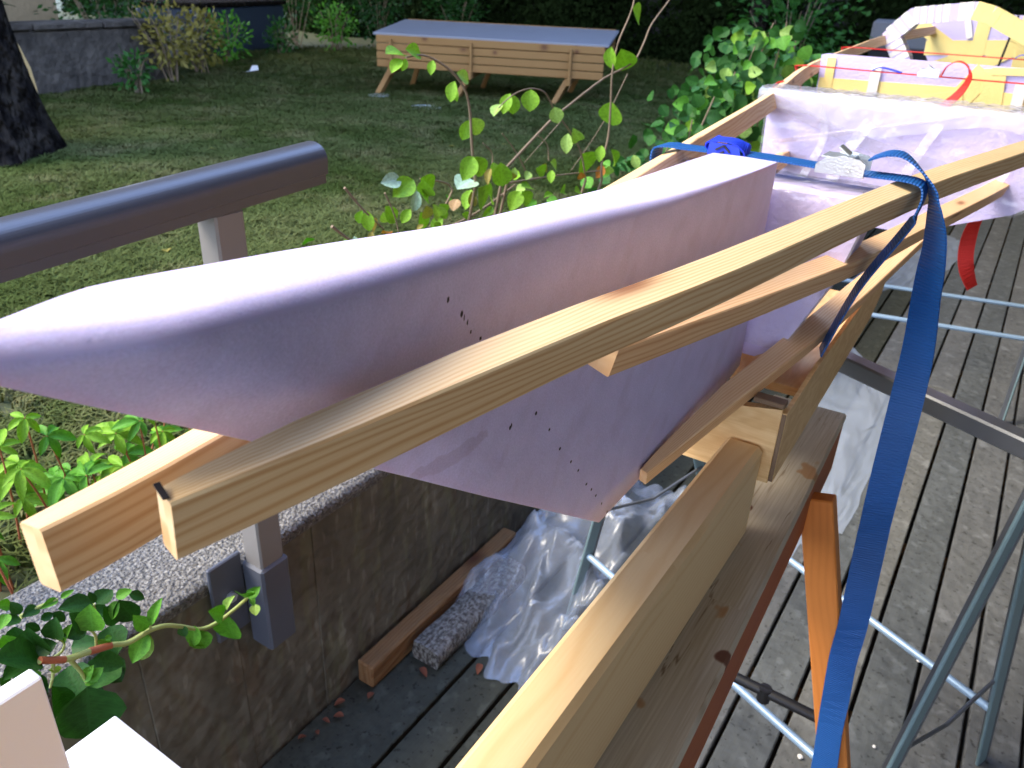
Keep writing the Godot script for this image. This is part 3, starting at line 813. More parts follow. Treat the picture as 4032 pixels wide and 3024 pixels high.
# ------------------------------------------------------------------ deck, lawn, wall
func setting():
	var deck := Node3D.new()
	deck.name = "deck"
	add_child(deck)
	tag(deck, "grey weathered wooden deck of long parallel boards", "", "", "structure")
	var pitch := 0.1038
	var x0 := -0.203 - pitch * 6
	for i in range(0, 28):
		var xa := x0 + i * pitch + 0.003
		var xb := xa + pitch - 0.0088
		if i == 0: xa = -0.895
		var z := 1.6
		var cut: float = -2.0 - rng.randf() * 2.0 if i % 3 == 1 else -20.0
		for s in [[1.6, maxf(cut, -9.5)], [cut - 0.004, -9.5]]:
			if s[0] - s[1] < 0.2: continue
			var b := Mb.new()
			b.box(at(Vector3((xa + xb) * 0.5, -0.014 + rng.randf_range(-0.0012, 0.0012), (s[0] + s[1]) * 0.5)), Vector3(xb - xa, 0.028, s[0] - s[1]), 0.0025, Vector2(rng.randf() * 3.0, rng.randf() * 3.0))
			put(b, M["deck%d" % (rng.randi() % 3)] if i > 4 else M.deck_shade_algae, "plank", deck)
	for k in 16:
		var b := Mb.new()
		b.box(at(Vector3(0.5, -0.09, 1.4 - k * 0.7)), Vector3(2.8, 0.12, 0.045), 0.002)
		put(b, M.dry_wood, "joist", deck)
	var under := Mb.new()
	under.quad(Vector3(-0.9, -0.3, 3), Vector3(4, -0.3, 3), Vector3(4, -0.3, -12), Vector3(-0.9, -0.3, -12))
	tag(put(under, M.soil, "ground"), "dark bare earth under the deck", "", "", "structure")
	# concrete retaining wall along the deck
	var w := thing("concrete_wall", "low stained concrete retaining wall with board-formed face beside the deck", "wall", Vector3(-1.0, 0, -2.0))
	var zz := 1.6
	var k := 0
	while zz > -9.5:
		var wd := rng.randf_range(0.16, 0.30)
		var b := Mb.new()
		var dx := rng.randf_range(-0.0015, 0.0015)
		b.box(at(Vector3(-0.925 + dx, 0.08, zz - wd * 0.5)), Vector3(0.05, 0.80, wd), 0.0012)
		for q in b.t.size():   # vertical form-board prints, texture laid upright
			b.t[q] = Vector2(-b.v[q].z * 0.8 + b.v[q].x, b.v[q].y * 1.1)
		put(b, M.concrete, "form_panel", w)
		zz -= wd
		k += 1
	var core := Mb.new()
	core.box(at(Vector3(-1.03, -0.02, -3.95)), Vector3(0.16, 0.88, 11.1), 0.004)
	put(core, M.aggregate, "core", w)
	var cap := Mb.new()
	var rings := []
	for i in 60:
		var z := 1.6 - i * 0.19
		var r := PackedVector3Array()
		for p in [[-1.112, 0.40], [-1.112, 0.476], [-1.09, 0.492], [-0.925, 0.490], [-0.900, 0.482], [-0.893, 0.470], [-0.897, 0.455], [-0.91, 0.43]]:
			r.append(Vector3(p[0] + rng.randf_range(-0.003, 0.003), p[1] + rng.randf_range(-0.004, 0.004), z))
		rings.append(r)
	cap.loft(rings, true, true, true)
	put(cap, M.aggregate, "wall_top", w)
	# lawn
	var lawn := Mb.new()
	var N := 40
	for i in N:
		for j in N:
			var q := []
			for c in [[0, 0], [1, 0], [1, 1], [0, 1]]:
				var u := float(i + c[0]) / N
				var v := float(j + c[1]) / N
				var x := -1.10 - 70.0 * pow(u, 2.2)
				var z := 25.0 - 95.0 * v
				q.append(Vector3(x, lawn_y(x, z), z))
			lawn.quad(q[0], q[1], q[2], q[3])
	tag(put(lawn, M.lawn, "lawn"), "mown green lawn with dry patches", "", "", "structure")
	# grass blades
	var tuft := Mb.new()
	for i in 9:
		var a := rng.randf() * TAU
		var d := Vector3(cos(a), 0, sin(a))
		var p := Vector3(rng.randf_range(-0.03, 0.03), 0, rng.randf_range(-0.03, 0.03))
		var s := d.cross(Vector3.UP) * 0.0022
		var h := rng.randf_range(0.018, 0.042)
		var m := p + d * h * 0.35 + Vector3.UP * h * 0.7
		var tip := p + d * h * rng.randf_range(0.7, 1.3) + Vector3.UP * h * rng.randf_range(0.7, 1.0)
		tuft.quad(p - s, p + s, m + s * 0.8, m - s * 0.8)
		tuft.tri(m - s * 0.8, m + s * 0.8, tip)
	var xf := []
	var cols := []
	var patch := noise(5, 0.9, 3)
	var dry := noise(6, 2.2, 2)
	while xf.size() < 130000:
		var az := rng.randf_range(deg_to_rad(-12.0), deg_to_rad(72.0))
		var dist := 1.2 + 11.5 * sqrt(rng.randf()) * rng.randf_range(0.25, 1.0)
		var x := -sin(az) * dist
		var z := -cos(az) * dist
		if x > -1.13: continue
		var g := patch.get_noise_2d(x, z)
		var dr := dry.get_noise_2d(x, z)
		if rng.randf() < dr * 0.9: continue
		var sc := rng.randf_range(0.7, 1.25) * (1.0 + 0.35 * g) * (1.0 + dist * 0.05)
		xf.append(Transform3D(Basis(Vector3.UP, rng.randf() * TAU).scaled(Vector3(sc, sc, sc)), Vector3(x, lawn_y(x, z), z)))
		var c := Color(0.072, 0.100, 0.022).lerp(Color(0.15, 0.168, 0.055), clampf(0.45 + g * 0.8 + rng.randf_range(-0.2, 0.2), 0, 1))
		cols.append(c.lerp(Color(0.26, 0.22, 0.10), clampf(dr * 0.9 + rng.randf_range(-0.25, 0.25), 0, 0.8)))
	var gr := put_multi(scatter(tuft.mesh(), xf, cols), M.grass, "grass")
	tag(gr, "short green grass blades covering the lawn", "grass", "", "stuff")

func lawn_y(x: float, z: float) -> float:
	return 0.40 + 0.025 * sin(x * 0.9 + z * 0.5) * smoothstep(-1.2, -3.0, x)

# ------------------------------------------------------------------ garden behind
func garden():
	# big tree at the left
	var tr := thing("garden_tree", "thick grey tree trunk standing on the lawn at the left edge", "tree", Vector3(-4.52, 0.38, -1.98))
	var rings := []
	for i in 26:
		var y := 0.30 + i * 0.16
		var hh := y - 0.38
		var r := 0.27 + 0.13 * exp(-maxf(hh, 0) * 3.6) - 0.012 * hh
		var ring := PackedVector3Array()
		for j in 28:
			var a := TAU * j / 28.0
			var rr := r * (1.0 + 0.10 * exp(-maxf(hh, 0) * 2.0) * sin(a * 5.0 + 0.6) + 0.03 * sin(a * 11.0 + y * 3.0) + rng.randf_range(-0.012, 0.012))
			ring.append(Vector3(-4.50 - hh * 0.06 + cos(a) * rr, y, -1.98 + sin(a) * rr))
		rings.append(ring)
	var b := Mb.new()
	b.loft(rings, true, false, true)
	put(b, M.bark, "trunk", tr)
	var limbs := [[Vector3(-4.86, 3.6, -2.0), Vector3(-5.6, 4.4, -4.0), Vector3(-6.6, 5.2, -6.5)], [Vector3(-4.88, 3.9, -2.0), Vector3(-6.4, 4.8, -2.4), Vector3(-8.2, 5.4, -3.0)], [Vector3(-4.86, 3.7, -2.0), Vector3(-4.7, 4.7, -3.4), Vector3(-4.8, 5.6, -5.5)]]
	for l in limbs:
		var lb := Mb.new()
		lb.tube(smooth_path(l, 4), 0.17, 0.05, 10)
		put(lb, M.bark, "limb", tr)
	var clump := leaf_clump(14, 0.09, 0.22)
	var xf := []
	var cols := []
	for c in [[Vector3(-6.6, 4.7, -4.4), Vector3(4.2, 1.5, 3.8), 4200], [Vector3(-9.0, 4.8, -8.0), Vector3(4.0, 1.6, 3.8), 3600], [Vector3(-5.0, 5.2, -8.6), Vector3(3.6, 1.5, 3.4), 3200]]:
		for i in c[2]:
			var d := Vector3(rng.randfn(), rng.randfn(), rng.randfn()).normalized() * pow(rng.randf(), 0.4)
			xf.append(Transform3D(Basis.from_euler(Vector3(rng.randf() * 6, rng.randf() * 6, rng.randf() * 6)), c[0] + d * c[1]))
			cols.append(Color(0.9, 1.0, 0.8) * rng.randf_range(0.7, 1.3))
	put_multi(scatter(clump, xf, cols), M.dark_leaf, "crown", tr)
	# straw-coloured canes tied beside the trunk
	var bundle := thing("cane_bundle", "bundle of pale dry canes leaning between the tree trunk and the old wall", "canes", Vector3(-5.6, 0.4, -2.75))
	for i in 12:
		var bx := rng.randf_range(-0.10, 0.10)
		var bz := rng.randf_range(-0.06, 0.06)
		var p := [Vector3(-5.6 + bx * 0.5, 0.40, -2.85 + bz), Vector3(-5.62 + bx, 0.72, -2.85 + bz * 1.3), Vector3(-5.70 + bx * 1.2, 1.02 + rng.randf_range(-0.08, 0.06), -2.78 + bz)]
		var cb := Mb.new()
		cb.tube(smooth_path(p, 3), 0.006, 0.004, 5)
		put(cb, M.straw, "cane", bundle)
	# old low wall with capping, planter, house corner
	var ow := thing("old_garden_wall", "dark weathered masonry garden wall with grey capping in front of the cream house", "wall", Vector3(-7.0, 0.4, -3.6))
	var wa := Vector3(-6.6, 0, -2.2)
	var wb := Vector3(-7.15, 0, -4.85)
	b = Mb.new()
	b.box(along(wa + Vector3(0, 0.61, 0), wb + Vector3(0, 0.61, 0)), Vector3((wb - wa).length(), 0.52, 0.28), 0.02)
	put(b, M.old_wall, "masonry", ow)
	for i in 4:
		var a0 := wa.lerp(wb, i / 4.0 + 0.003)
		var a1 := wa.lerp(wb, (i + 1) / 4.0 - 0.003)
		b = Mb.new()
		b.box(along(a0 + Vector3(0, 0.895 + rng.randf_range(-0.006, 0.006), 0), a1 + Vector3(0, 0.895, 0)), Vector3((a1 - a0).length(), 0.05, 0.34), 0.01)
		put(b, M.old_wall, "capping_slab", ow)
	var pot := thing("planter_bowl", "dark planter bowl with a small plant standing on the old garden wall", "planter", Vector3(-6.78, 0.92, -3.2))
	b = Mb.new()
	rings = []
	for q in [[0.06, 0.0], [0.13, 0.03], [0.17, 0.10], [0.18, 0.12], [0.15, 0.12], [0.13, 0.09]]:
		var ring := PackedVector3Array()
		for j in 16: ring.append(Vector3(-6.78 + cos(TAU * j / 16) * q[0], 0.922 + q[1], -3.2 + sin(TAU * j / 16) * q[0]))
		rings.append(ring)
	b.loft(rings, true, true, true)
	put(b, M.old_wall, "bowl", pot)
	for i in 14:
		var p := Vector3(-6.78 + rng.randf_range(-0.1, 0.1), 1.02, -3.2 + rng.randf_range(-0.1, 0.1))
		place_leaf(pot, leaf_mesh(0.4, 1.0, 0.3, 0.5), M.leaf6, p, p + Vector3(rng.randf_range(-0.14, 0.14), rng.randf_range(0.05, 0.16), rng.randf_range(-0.14, 0.14)), Vector3.UP)
	var hs := thing("cream_house", "cream plastered house corner with dark blue window frame behind the garden wall", "house", Vector3(-9.6, 0.4, -3.2))
	b = Mb.new()
	b.box(along(Vector3(-8.2, 2.6, 0.6), Vector3(-9.25, 2.6, -5.1)), Vector3(5.8, 4.6, 0.3), 0.02)
	put(b, M.plaster, "wall", hs)
	b = Mb.new()
	b.box(along(Vector3(-8.36, 1.92, -1.0), Vector3(-8.58, 1.92, -2.55)), Vector3(1.5, 1.1, 0.36), 0.02)
	var win := put(b, M.tank, "window", hs)
	b = Mb.new()
	b.box(along(Vector3(-8.34, 1.96, -1.1), Vector3(-8.55, 1.96, -2.45)), Vector3(1.2, 0.84, 0.42), 0.01)
	put(b, M.black, "pane", win)
	# rain tank among the shrubs
	var tk := thing("water_tank", "dark blue-grey rectangular water tank half hidden by the flower bed", "tank", Vector3(-8.9, 0.4, -6.9))
	b = Mb.new()
	b.box(along(Vector3(-8.4, 0.68, -5.9), Vector3(-9.5, 0.68, -8.2)), Vector3(2.5, 0.58, 0.7), 0.03)
	put(b, M.tank, "tank_body", tk)
	b = Mb.new()
	b.box(along(Vector3(-8.4, 0.99, -5.9), Vector3(-9.5, 0.99, -8.2)), Vector3(2.56, 0.05, 0.76), 0.01)
	put(b, M.bark, "lid", tk)
	# flower-bed plants
	var bed := [[Vector3(-6.75, 0.4, -4.75), 0.62, 5, "yellow-brown faded shrub at the end of the old garden wall"], [Vector3(-7.15, 0.4, -5.35), 0.60, 5, "straw-yellow feathery plant right of the old garden wall"], [Vector3(-7.75, 0.4, -6.2), 0.50, 7, "tall green and yellow plant in front of the water tank"], [Vector3(-8.15, 0.4, -7.3), 0.42, 8, "green bushy plant right of the water tank front"], [Vector3(-8.2, 0.4, -8.3), 0.62, 7, "yellow-green upright plant at the right end of the bed"], [Vector3(-6.35, 0.4, -4.1), 0.30, 8, "low dark green weeds at the foot of the old garden wall"], [Vector3(-7.9, 0.4, -5.1), 0.95, 8, "leafy green bush behind the garden wall end"], [Vector3(-7.75, 0.4, -4.75), 0.95, 6, "dark green bush against the cream house corner"]]
	for p in bed:
		bush(p[0], p[1], M["leaf%d" % p[2]], p[3], "plants in the flower bed", 0.055, p[2])
	for p in [[Vector3(-8.6, 0.4, -9.6), 1.0], [Vector3(-9.6, 0.4, -8.9), 1.5], [Vector3(-7.6, 0.4, -10.2), 0.9]]:
		bush(p[0], p[1], M.leaf6, ["small dark bush left of the garden table", "taller dark bush behind the flower bed", "rounded dark bush close behind the garden table"][names.get("garden_bush_dark", 0)], "dark bushes behind the table", 0.07, 6)
		names["garden_bush_dark"] = names.get("garden_bush_dark", 0) + 1
	# hedge
	var hedge := thing("hedge", "tall dense dark hedge closing off the back of the lawn", "hedge", Vector3(-6.0, 0.4, -11.6))
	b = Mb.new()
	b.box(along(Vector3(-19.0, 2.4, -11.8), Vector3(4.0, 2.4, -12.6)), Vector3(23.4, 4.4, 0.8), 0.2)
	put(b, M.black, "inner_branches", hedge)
	clump = leaf_clump(10, 0.075, 0.12)
	xf = []; cols = []
	for i in 30000:
		var u := rng.randf()
		var p := Vector3(lerpf(-19.0, 4.0, u), 0.35 + 4.6 * pow(rng.randf(), 1.6), lerpf(-11.2, -12.1, u) + rng.randf_range(-0.25, 0.28) + 0.25 * sin(u * 60.0))
		xf.append(Transform3D(Basis.from_euler(Vector3(rng.randf() * 6, rng.randf() * 6, rng.randf() * 6)), p))
		cols.append(Color(0.9, 1.0, 0.8) * rng.randf_range(0.6, 1.2))
	put_multi(scatter(clump, xf, cols), M.dark_leaf, "foliage", hedge)
	# silvery bush near the hull's far end and a slim trunk
	bush(Vector3(-2.05, 0.4, -7.6), 1.15, M.leaf8, "grey-green bush behind the far end of the hull", "", 0.07, 6)
	var st := thing("slim_tree", "slim dark tree trunk rising behind the climbing vine", "tree", Vector3(-3.2, 0.4, -10.2))
	b = Mb.new()
	b.tube([Vector3(-3.2, 0.35, -10.2), Vector3(-3.16, 1.6, -10.2), Vector3(-3.2, 4.5, -10.1)], 0.13, 0.09, 12)
	put(b, M.bark, "trunk", st)
	xf = []; cols = []
	for i in 3200:
		var d := Vector3(rng.randfn(), rng.randfn(), rng.randfn()).normalized() * pow(rng.randf(), 0.4)
		xf.append(Transform3D(Basis.from_euler(Vector3(rng.randf() * 6, rng.randf() * 6, rng.randf() * 6)), Vector3(-2.4, 4.4, -9.0) + d * Vector3(3.6, 1.7, 2.4)))
		cols.append(Color(0.8, 0.95, 0.7) * rng.randf_range(0.6, 1.2))
	put_multi(scatter(leaf_clump(14, 0.09, 0.22), xf, cols), M.dark_leaf, "crown", st)
	garden_table()
	# metal covers, litter, fallen leaves
	for q in [[Vector3(-4.112, 0, -5.112), 0.13, "round grey metal drain cover in the lawn in front of the table"], [Vector3(-4.95, 0, -5.50), 0.10, "small metal drain cover by the left leg of the garden table"]]:
		q[0].y = lawn_y(q[0].x, q[0].z)
		var c := thing("drain_cover", q[2], "cover", q[0])
		b = Mb.new()
		rings = []
		for s in [[q[1], 0.0], [q[1], 0.035], [q[1] * 0.93, 0.042], [q[1] * 0.9, 0.038], [q[1] * 0.2, 0.04], [0.004, 0.042]]:
			var ring := PackedVector3Array()
			for j in 20: ring.append(q[0] + Vector3(cos(TAU * j / 20) * s[0], s[1], sin(TAU * j / 20) * s[0]))
			rings.append(ring)
		b.loft(rings, true, false, false)
		put(b, M.zinc, "lid", c)
	var lit := Mb.new()
	var lp := Vector3(-6.926, lawn_y(-6.926, -5.761) + 0.03, -5.761)
	lit.quad(lp + Vector3(-0.08, 0, 0.05), lp + Vector3(0.07, 0.02, 0.06), lp + Vector3(0.08, 0.03, -0.05), lp + Vector3(-0.07, 0.01, -0.06))
	lit.quad(lp + Vector3(-0.07, 0.01, -0.06), lp + Vector3(0.08, 0.03, -0.05), lp + Vector3(0.05, 0.07, -0.07), lp + Vector3(-0.05, 0.06, -0.08))
	tag(put(lit, M.white, "scrap_paper"), "crumpled white scrap lying on the lawn by the flower bed", "litter")
	for q in [[330, 1], [120, 0], [420, 2], [80, 3], [700, 4], [540, 5], [900, 6], [250, 7], [610, 8], [1000, 9]]:
		var az := deg_to_rad(22.0 + fmod(q[0] * 0.618, 38.0))
		var dd := 2.3 + fmod(q[0] * 0.37, 4.5)
		var p := Vector3(-sin(az) * dd, 0, -cos(az) * dd)
		p.y = lawn_y(p.x, p.z) + 0.035
		var m := Mb.new()
		var dirn := Vector3(cos(q[0]), 0.1, sin(q[0]))
		var sd := dirn.cross(Vector3.UP) * 0.018
		m.quad(p, p + dirn * 0.03 + sd + Vector3.UP * 0.006, p + dirn * 0.06, p + dirn * 0.03 - sd + Vector3.UP * 0.008)
		tag(put(m, M.leaf5, "fallen_leaf"), "small yellow fallen leaf lying in the grass", "leaf", "fallen leaves on the lawn")

func bush(base: Vector3, h: float, mtl: Material, label: String, group: String, leaf: float, tone: int):
	var t := thing("garden_bush", label, "bush", base, group)
	var b := Mb.new()
	for i in 9:
		var tip := base + Vector3(rng.randf_range(-0.4, 0.4) * h, h * rng.randf_range(0.7, 1.05), rng.randf_range(-0.4, 0.4) * h)
		b.tube([base + Vector3(rng.randf_range(-0.06, 0.06), -0.02, rng.randf_range(-0.06, 0.06)), (base + tip) * 0.5 + Vector3(0, h * 0.08, 0), tip], 0.008, 0.003, 5)
	put(b, M.stem, "stems", t)
	b = Mb.new()
	var cc := Vector3(0, h * 0.58, 0)
	for i in int(520 * h / 0.6):
		var d := Vector3(rng.randfn(), rng.randfn(), rng.randfn()).normalized()
		var p := base + cc + Vector3(d.x * 0.46, d.y * 0.46, d.z * 0.46) * h * pow(rng.randf(), 0.45) * (1.0 + 0.25 * sin(d.x * 7.0 + d.y * 5.0))
		if p.y < base.y: p.y = base.y + rng.randf() * 0.1
		var Y := (d + Vector3(rng.randf_range(-0.8, 0.8), rng.randf_range(-0.7, 0.6), rng.randf_range(-0.8, 0.8))).normalized() * leaf * rng.randf_range(0.6, 1.4)
		var X := Y.cross(Vector3(rng.randf() - 0.5, rng.randf(), rng.randf() - 0.5)).normalized() * leaf * 0.3
		b.quad(p, p + Y * 0.5 + X, p + Y, p + Y * 0.5 - X)
	var f := put(b, mtl, "foliage", t)
	f.set_meta("kind", "stuff")

func garden_table():
	var A := Vector3(-5.06, 0, -5.62)
	var B := Vector3(-3.20, 0, -6.34)
	var dx := (B - A).normalized()
	var back := Vector3(dx.z, 0, -dx.x)   # away from the camera
	if back.dot(Vector3(-0.5, 0, -0.8)) < 0: back = -back
	var t := thing("garden_table", "long wooden garden table with pale grey top and plank apron on splayed legs", "table", (A + B) * 0.5 + Vector3(0, 0.4, 0))
	var b := Mb.new()
	var c := (A + B) * 0.5 + back * 0.42 + Vector3(0, 0.943, 0)
	var bs := Basis(dx, (Vector3.UP - back * 0.09).normalized(), Vector3.ZERO)
	bs.z = bs.x.cross(bs.y)
	b.box(Transform3D(bs, c), Vector3((B - A).length() + 0.06, 0.022, 0.86), 0.004)
	put(b, M.table_top, "table_top", t)
	for s in 2:
		for i in 4:
			var y := 0.868 - i * 0.066
			var o := back * (0.86 * s)
			b = Mb.new()
			b.box(along(A + o + Vector3(0, y + (0.1 if s else 0.0), 0), B + o + Vector3(0, y + (0.1 if s else 0.0), 0)), Vector3((B - A).length(), 0.060, 0.03), 0.004, Vector2(i * 0.7, i * 0.31))
			put(b, M.table_wood, "plank", t)
	for k in [0.07, 0.43, 0.86]:
		var p := A.lerp(B, k)
		b = Mb.new()
		b.box(along(p - back * 0.022 + Vector3(0, 0.59, 0), p - back * 0.022 + Vector3(0, 0.872, 0), dx), Vector3(0.282, 0.022, 0.06), 0.003)
		put(b, M.table_wood, "batten", t)
		for s in 2:
			var top := p + back * (0.06 if s == 0 else 0.80) + Vector3(0, 0.66, 0)
			var foot := p + back * (-0.04 if s == 0 else 0.95) - dx * 0.14 + Vector3(0, 0.39, 0)
			b = Mb.new()
			b.box(along(top, foot, dx), Vector3((foot - top).length(), 0.045, 0.07), 0.004)
			put(b, M.table_wood, "leg", t)
		b = Mb.new()
		b.box(along(p - back * 0.08 + Vector3(0, 0.615, 0), p + back * 0.85 + Vector3(0, 0.66, 0)), Vector3(0.94, 0.06, 0.035), 0.004)
		put(b, M.table_wood, "cross_rail", t)

# ------------------------------------------------------------------ the kayak frame
func hull():
	var yg := 1.146
	# foam bow block
	var stem := func(y: float) -> float:   # z of the raked stem line
		return -0.110 - (1.198 - y) / 0.707
	var rings := []
	var nu := 40
	for i in nu + 1:
		var u := pow(i / float(nu), 1.5)
		var ring := PackedVector3Array()
		var zc := lerpf(-0.2, -0.8847, u)
		var rad := 0.011 * (1.0 - smoothstep(0.45, 0.95, u)) + 0.0012
		var side := []
		for s in [1.0, -1.0]:
			var pts := []
			for j in 15:
				var v := j / 13.0 * 0.985 if j < 14 else 1.0
				var yb := lerpf(0.8785, 0.927, u)
				var yt := 0.0
				if u < 0.15: yt = lerpf(1.217, 1.206, pow(u / 0.15, 1.2))
				elif u < 0.35: yt = lerpf(1.206, 1.190, (u - 0.15) / 0.2)
				elif u < 0.65: yt = lerpf(1.190, 1.176, (u - 0.35) / 0.3)
				else: yt = lerpf(1.176, 1.1705, (u - 0.65) / 0.35)
				var y := lerpf(yb, yt - rad, v)
				var z0: float = stem.call(y)
				var z := lerpf(z0, -0.8847, u)
				var tt := smoothstep(0.30, 0.87, -z)
				var cx := lerpf(-0.285, -0.2645, tt)
				var half := minf(lerpf(0.022, 0.0365, tt), 0.007 + (z0 - z) * 0.24 + 0.03 * smoothstep(1.10, 0.92, y))
				half += 0.010 * smoothstep(1.12, 1.19, y) * (1.0 - smoothstep(0.24, 0.46, -z)) * smoothstep(0.0, 0.06, z0 - z)
				pts.append([half, y, z, yt, cx])
			side.append(pts)
		var top: Array = side[0][14]
		for p in side[0]: ring.append(Vector3(p[4] + p[0], p[1], p[2]))
		for k in range(1, 6):
			var a := k / 6.0 * PI * 0.5
			ring.append(Vector3(top[4] + maxf(top[0] - rad * (1.0 - cos(a)), 0.001), top[1] + rad * sin(a), top[2]))
		ring.append(Vector3(top[4] + maxf(top[0] - rad - 0.003, 0.0008), top[3], top[2]))
		ring.append(Vector3(top[4], top[3] + 0.0006, top[2]))
		ring.append(Vector3(top[4] - maxf(top[0] - rad * 0.5 - 0.003, 0.0008), top[3], top[2]))
		for k in range(5, 0, -1):
			var a := k / 6.0 * PI * 0.5
			ring.append(Vector3(top[4] - maxf(top[0] - rad * 0.5 * (1.0 - cos(a)), 0.001), top[1] + rad * sin(a), top[2]))
		var l: Array = side[1]
		l.reverse()
		for p in l: ring.append(Vector3(p[4] - p[0], p[1], p[2]))
		rings.append(ring)
	var b := Mb.new()
	b.loft(rings, true, true, true, func(_i, j, p):
		var q := Vector2((-p.z - 0.06) / 0.87, (1.235 - p.y) / 0.37 * 0.5)
		return q if j <= 15 else Vector2(q.x, 0.5 + fmod((p.x + 0.4) * 1.4 + q.y, 0.5)))
	tag(put(b, M.foam, "foam_bow_block"), "tall pale lilac foam bow block with black marker dots on its flank", "foam block")
	# gunwales
	var R := [Vector3(-.241, yg, -.141), Vector3(-.228, yg, -.209), Vector3(-.210, yg, -.314), Vector3(-.193, yg, -.409), Vector3(-.160, yg, -.574), Vector3(-.090, yg, -.996), Vector3(-.011, yg, -1.355), Vector3(.065, yg, -1.72), Vector3(.150, 1.16, -2.4), Vector3(.165, 1.19, -2.9), Vector3(.14, 1.22, -3.25), Vector3(.08, 1.24, -3.9)]
	var L := [Vector3(-.303, 1.128, -.112), Vector3(-.311, 1.128, -.2015), Vector3(-.334, 1.134, -.42), Vector3(-.370, 1.1445, -.781), Vector3(-.420, yg, -1.15), Vector3(-.501, yg, -1.737), Vector3(-.598, 1.16, -2.4), Vector3(-.592, 1.19, -2.9), Vector3(-.548, 1.222, -3.25), Vector3(-.49, 1.24, -3.9)]
	var g := put(strip(R, 0.025, 0.031, 8.0, 18.0, 1.0, 1.0, 1.0, 0.1, [0.5, 0.85, 1.0]), M.pine, "gunwale_strip")
	tag(g, "pine gunwale strip on the camera side of the lilac bow block", "wooden strip")
	var ink := Mb.new()
	ink.box(along(Vector3(-.2435, yg + .0012, -.1412), Vector3(-.252, yg + .0045, -.143)), Vector3(0.0085, 0.0008, 0.0026), 0.0)
	put(ink, M.ink, "marker_line", g)
	g = put(strip(L, 0.024, 0.031, 6.0, 22.0, -1.0, 1.0, 1.0, 0.63, [0.6, 0.85, 1.0]), M.pine_left, "gunwale_strip")
	tag(g, "pine gunwale strip on the lawn side of the lilac bow block", "wooden strip")
	# chine strips
	var S1 := [Vector3(-.209, 1.083, -.463), Vector3(-.164, 1.055, -.77), Vector3(-.124, 1.040, -1.02), Vector3(-.098, 1.030, -1.229), Vector3(-.026, 1.015, -1.72), Vector3(.045, 1.005, -2.3), Vector3(.07, 1.0, -3.0)]
	tag(put(strip(S1, 0.026, 0.024, 12.0, 16.0, 1.0, 1.0, -1.0, 0.3), M.chine, "chine_strip"), "square-ended pine strip running just under the near gunwale", "wooden strip")
	var S2 := [Vector3(-.232, .890, -.631), Vector3(-.192, .925, -.783), Vector3(-.158, .950, -.925), Vector3(-.139, .956, -1.12), Vector3(-.112, .960, -1.49), Vector3(-.098, .962, -1.62)]
	tag(put(strip(S2, 0.030, 0.017, 8.0, 8.0, 1.0, 1.0, -1.0, 0.8, [0.3, 0.9, 1.0, 1.0, 0.8, 0.2]), M.chine, "keel_strip"), "lowest pine strip resting on the plywood box beside the bow block", "wooden strip")
	var S3 := []
	for p in S1: S3.append(Vector3(-.505 - p.x + 0.03 * (p.z + 0.5) * -1.0, p.y, p.z))
	tag(put(strip(S3, 0.026, 0.024, 12.0, 16.0, -1.0, 1.0, -1.0, 0.5), M.chine, "chine_strip"), "pine strip under the far gunwale on the lawn side", "wooden strip")
	# foam forms, wrapped in cling film
	var f1 := form(Vector3(-0.258, 0, -0.905), 0.0, [[.132, 1.138], [.112, 1.05], [.07, .955], [.04, .935]], 0.085, "lilac foam form wrapped in film directly behind the bow block")
	film_wrap(f1, Vector3(-0.258, 0, -0.905), [[.135, 1.141], [.115, 1.05], [.072, .952]], 0.089, M.film, 1.0)
	var f2 := form(Vector3(-0.2175, 0, -1.72), 0.0, [[.268, 1.150], [.262, 1.02], [.215, .985], [.05, .92]], 0.09, "wide lilac foam form wrapped in glossy white film under the blue strap")
	film_wrap(f2, Vector3(-0.2175, 0, -1.72), [[.272, 1.157], [.266, 1.018], [.218, .982]], 0.095, M.film, 2.0)
	drape(f2)
	var f3 := form(Vector3(-0.215, 0, -2.45), 0.0, [[.352, 1.190], [.345, 1.06], [.24, .98], [.05, .92]], 0.08, "lilac foam form banded with yellow tape under the red strap")
	tapes(f3, Vector3(-0.215, 0, -2.45), [[-.345, 1.112, .36, .046, 1.0], [.02, 1.108, .31, .050, -2.0], [-.32, 1.12, .024, .13, 2.0], [.03, 1.135, .055, .11, -32.0], [.085, 1.13, .05, .12, 7.0], [.20, 1.13, .05, .12, -4.0], [.13, 1.185, .12, .018, 3.0], [-.02, 1.098, .09, .05, 14.0]], M.tape)
	tapes(f3, Vector3(-0.215, 0, -2.45), [[-.20, 1.125, .026, .10, 1.0], [.145, 1.12, .026, .08, 3.0]], M.tape_white)
	# cockpit arch
	var arch := thing("foam_arch", "arched foam coaming rib bound with white and yellow tape over the far cockpit", "foam arch", Vector3(-0.25, 1.0, -3.2))
	var ap := []
	var ac := [Vector3(-.450, 1.02, -3.2), Vector3(-.466, 1.15, -3.2), Vector3(-.520, 1.225, -3.2), Vector3(-.462, 1.288, -3.2), Vector3(-.285, 1.313, -3.2), Vector3(-.235, 1.302, -3.2), Vector3(-.06, 1.222, -3.2), Vector3(.03, 1.13, -3.2), Vector3(.03, 1.02, -3.2)]
	for i in ac.size() - 1:
		var m := maxi(2, int((ac[i + 1] - ac[i]).length() / 0.022))
		for k in m: ap.append(ac[i].lerp(ac[i + 1], k / float(m)))
	ap.append(ac[-1])
	var rr := []
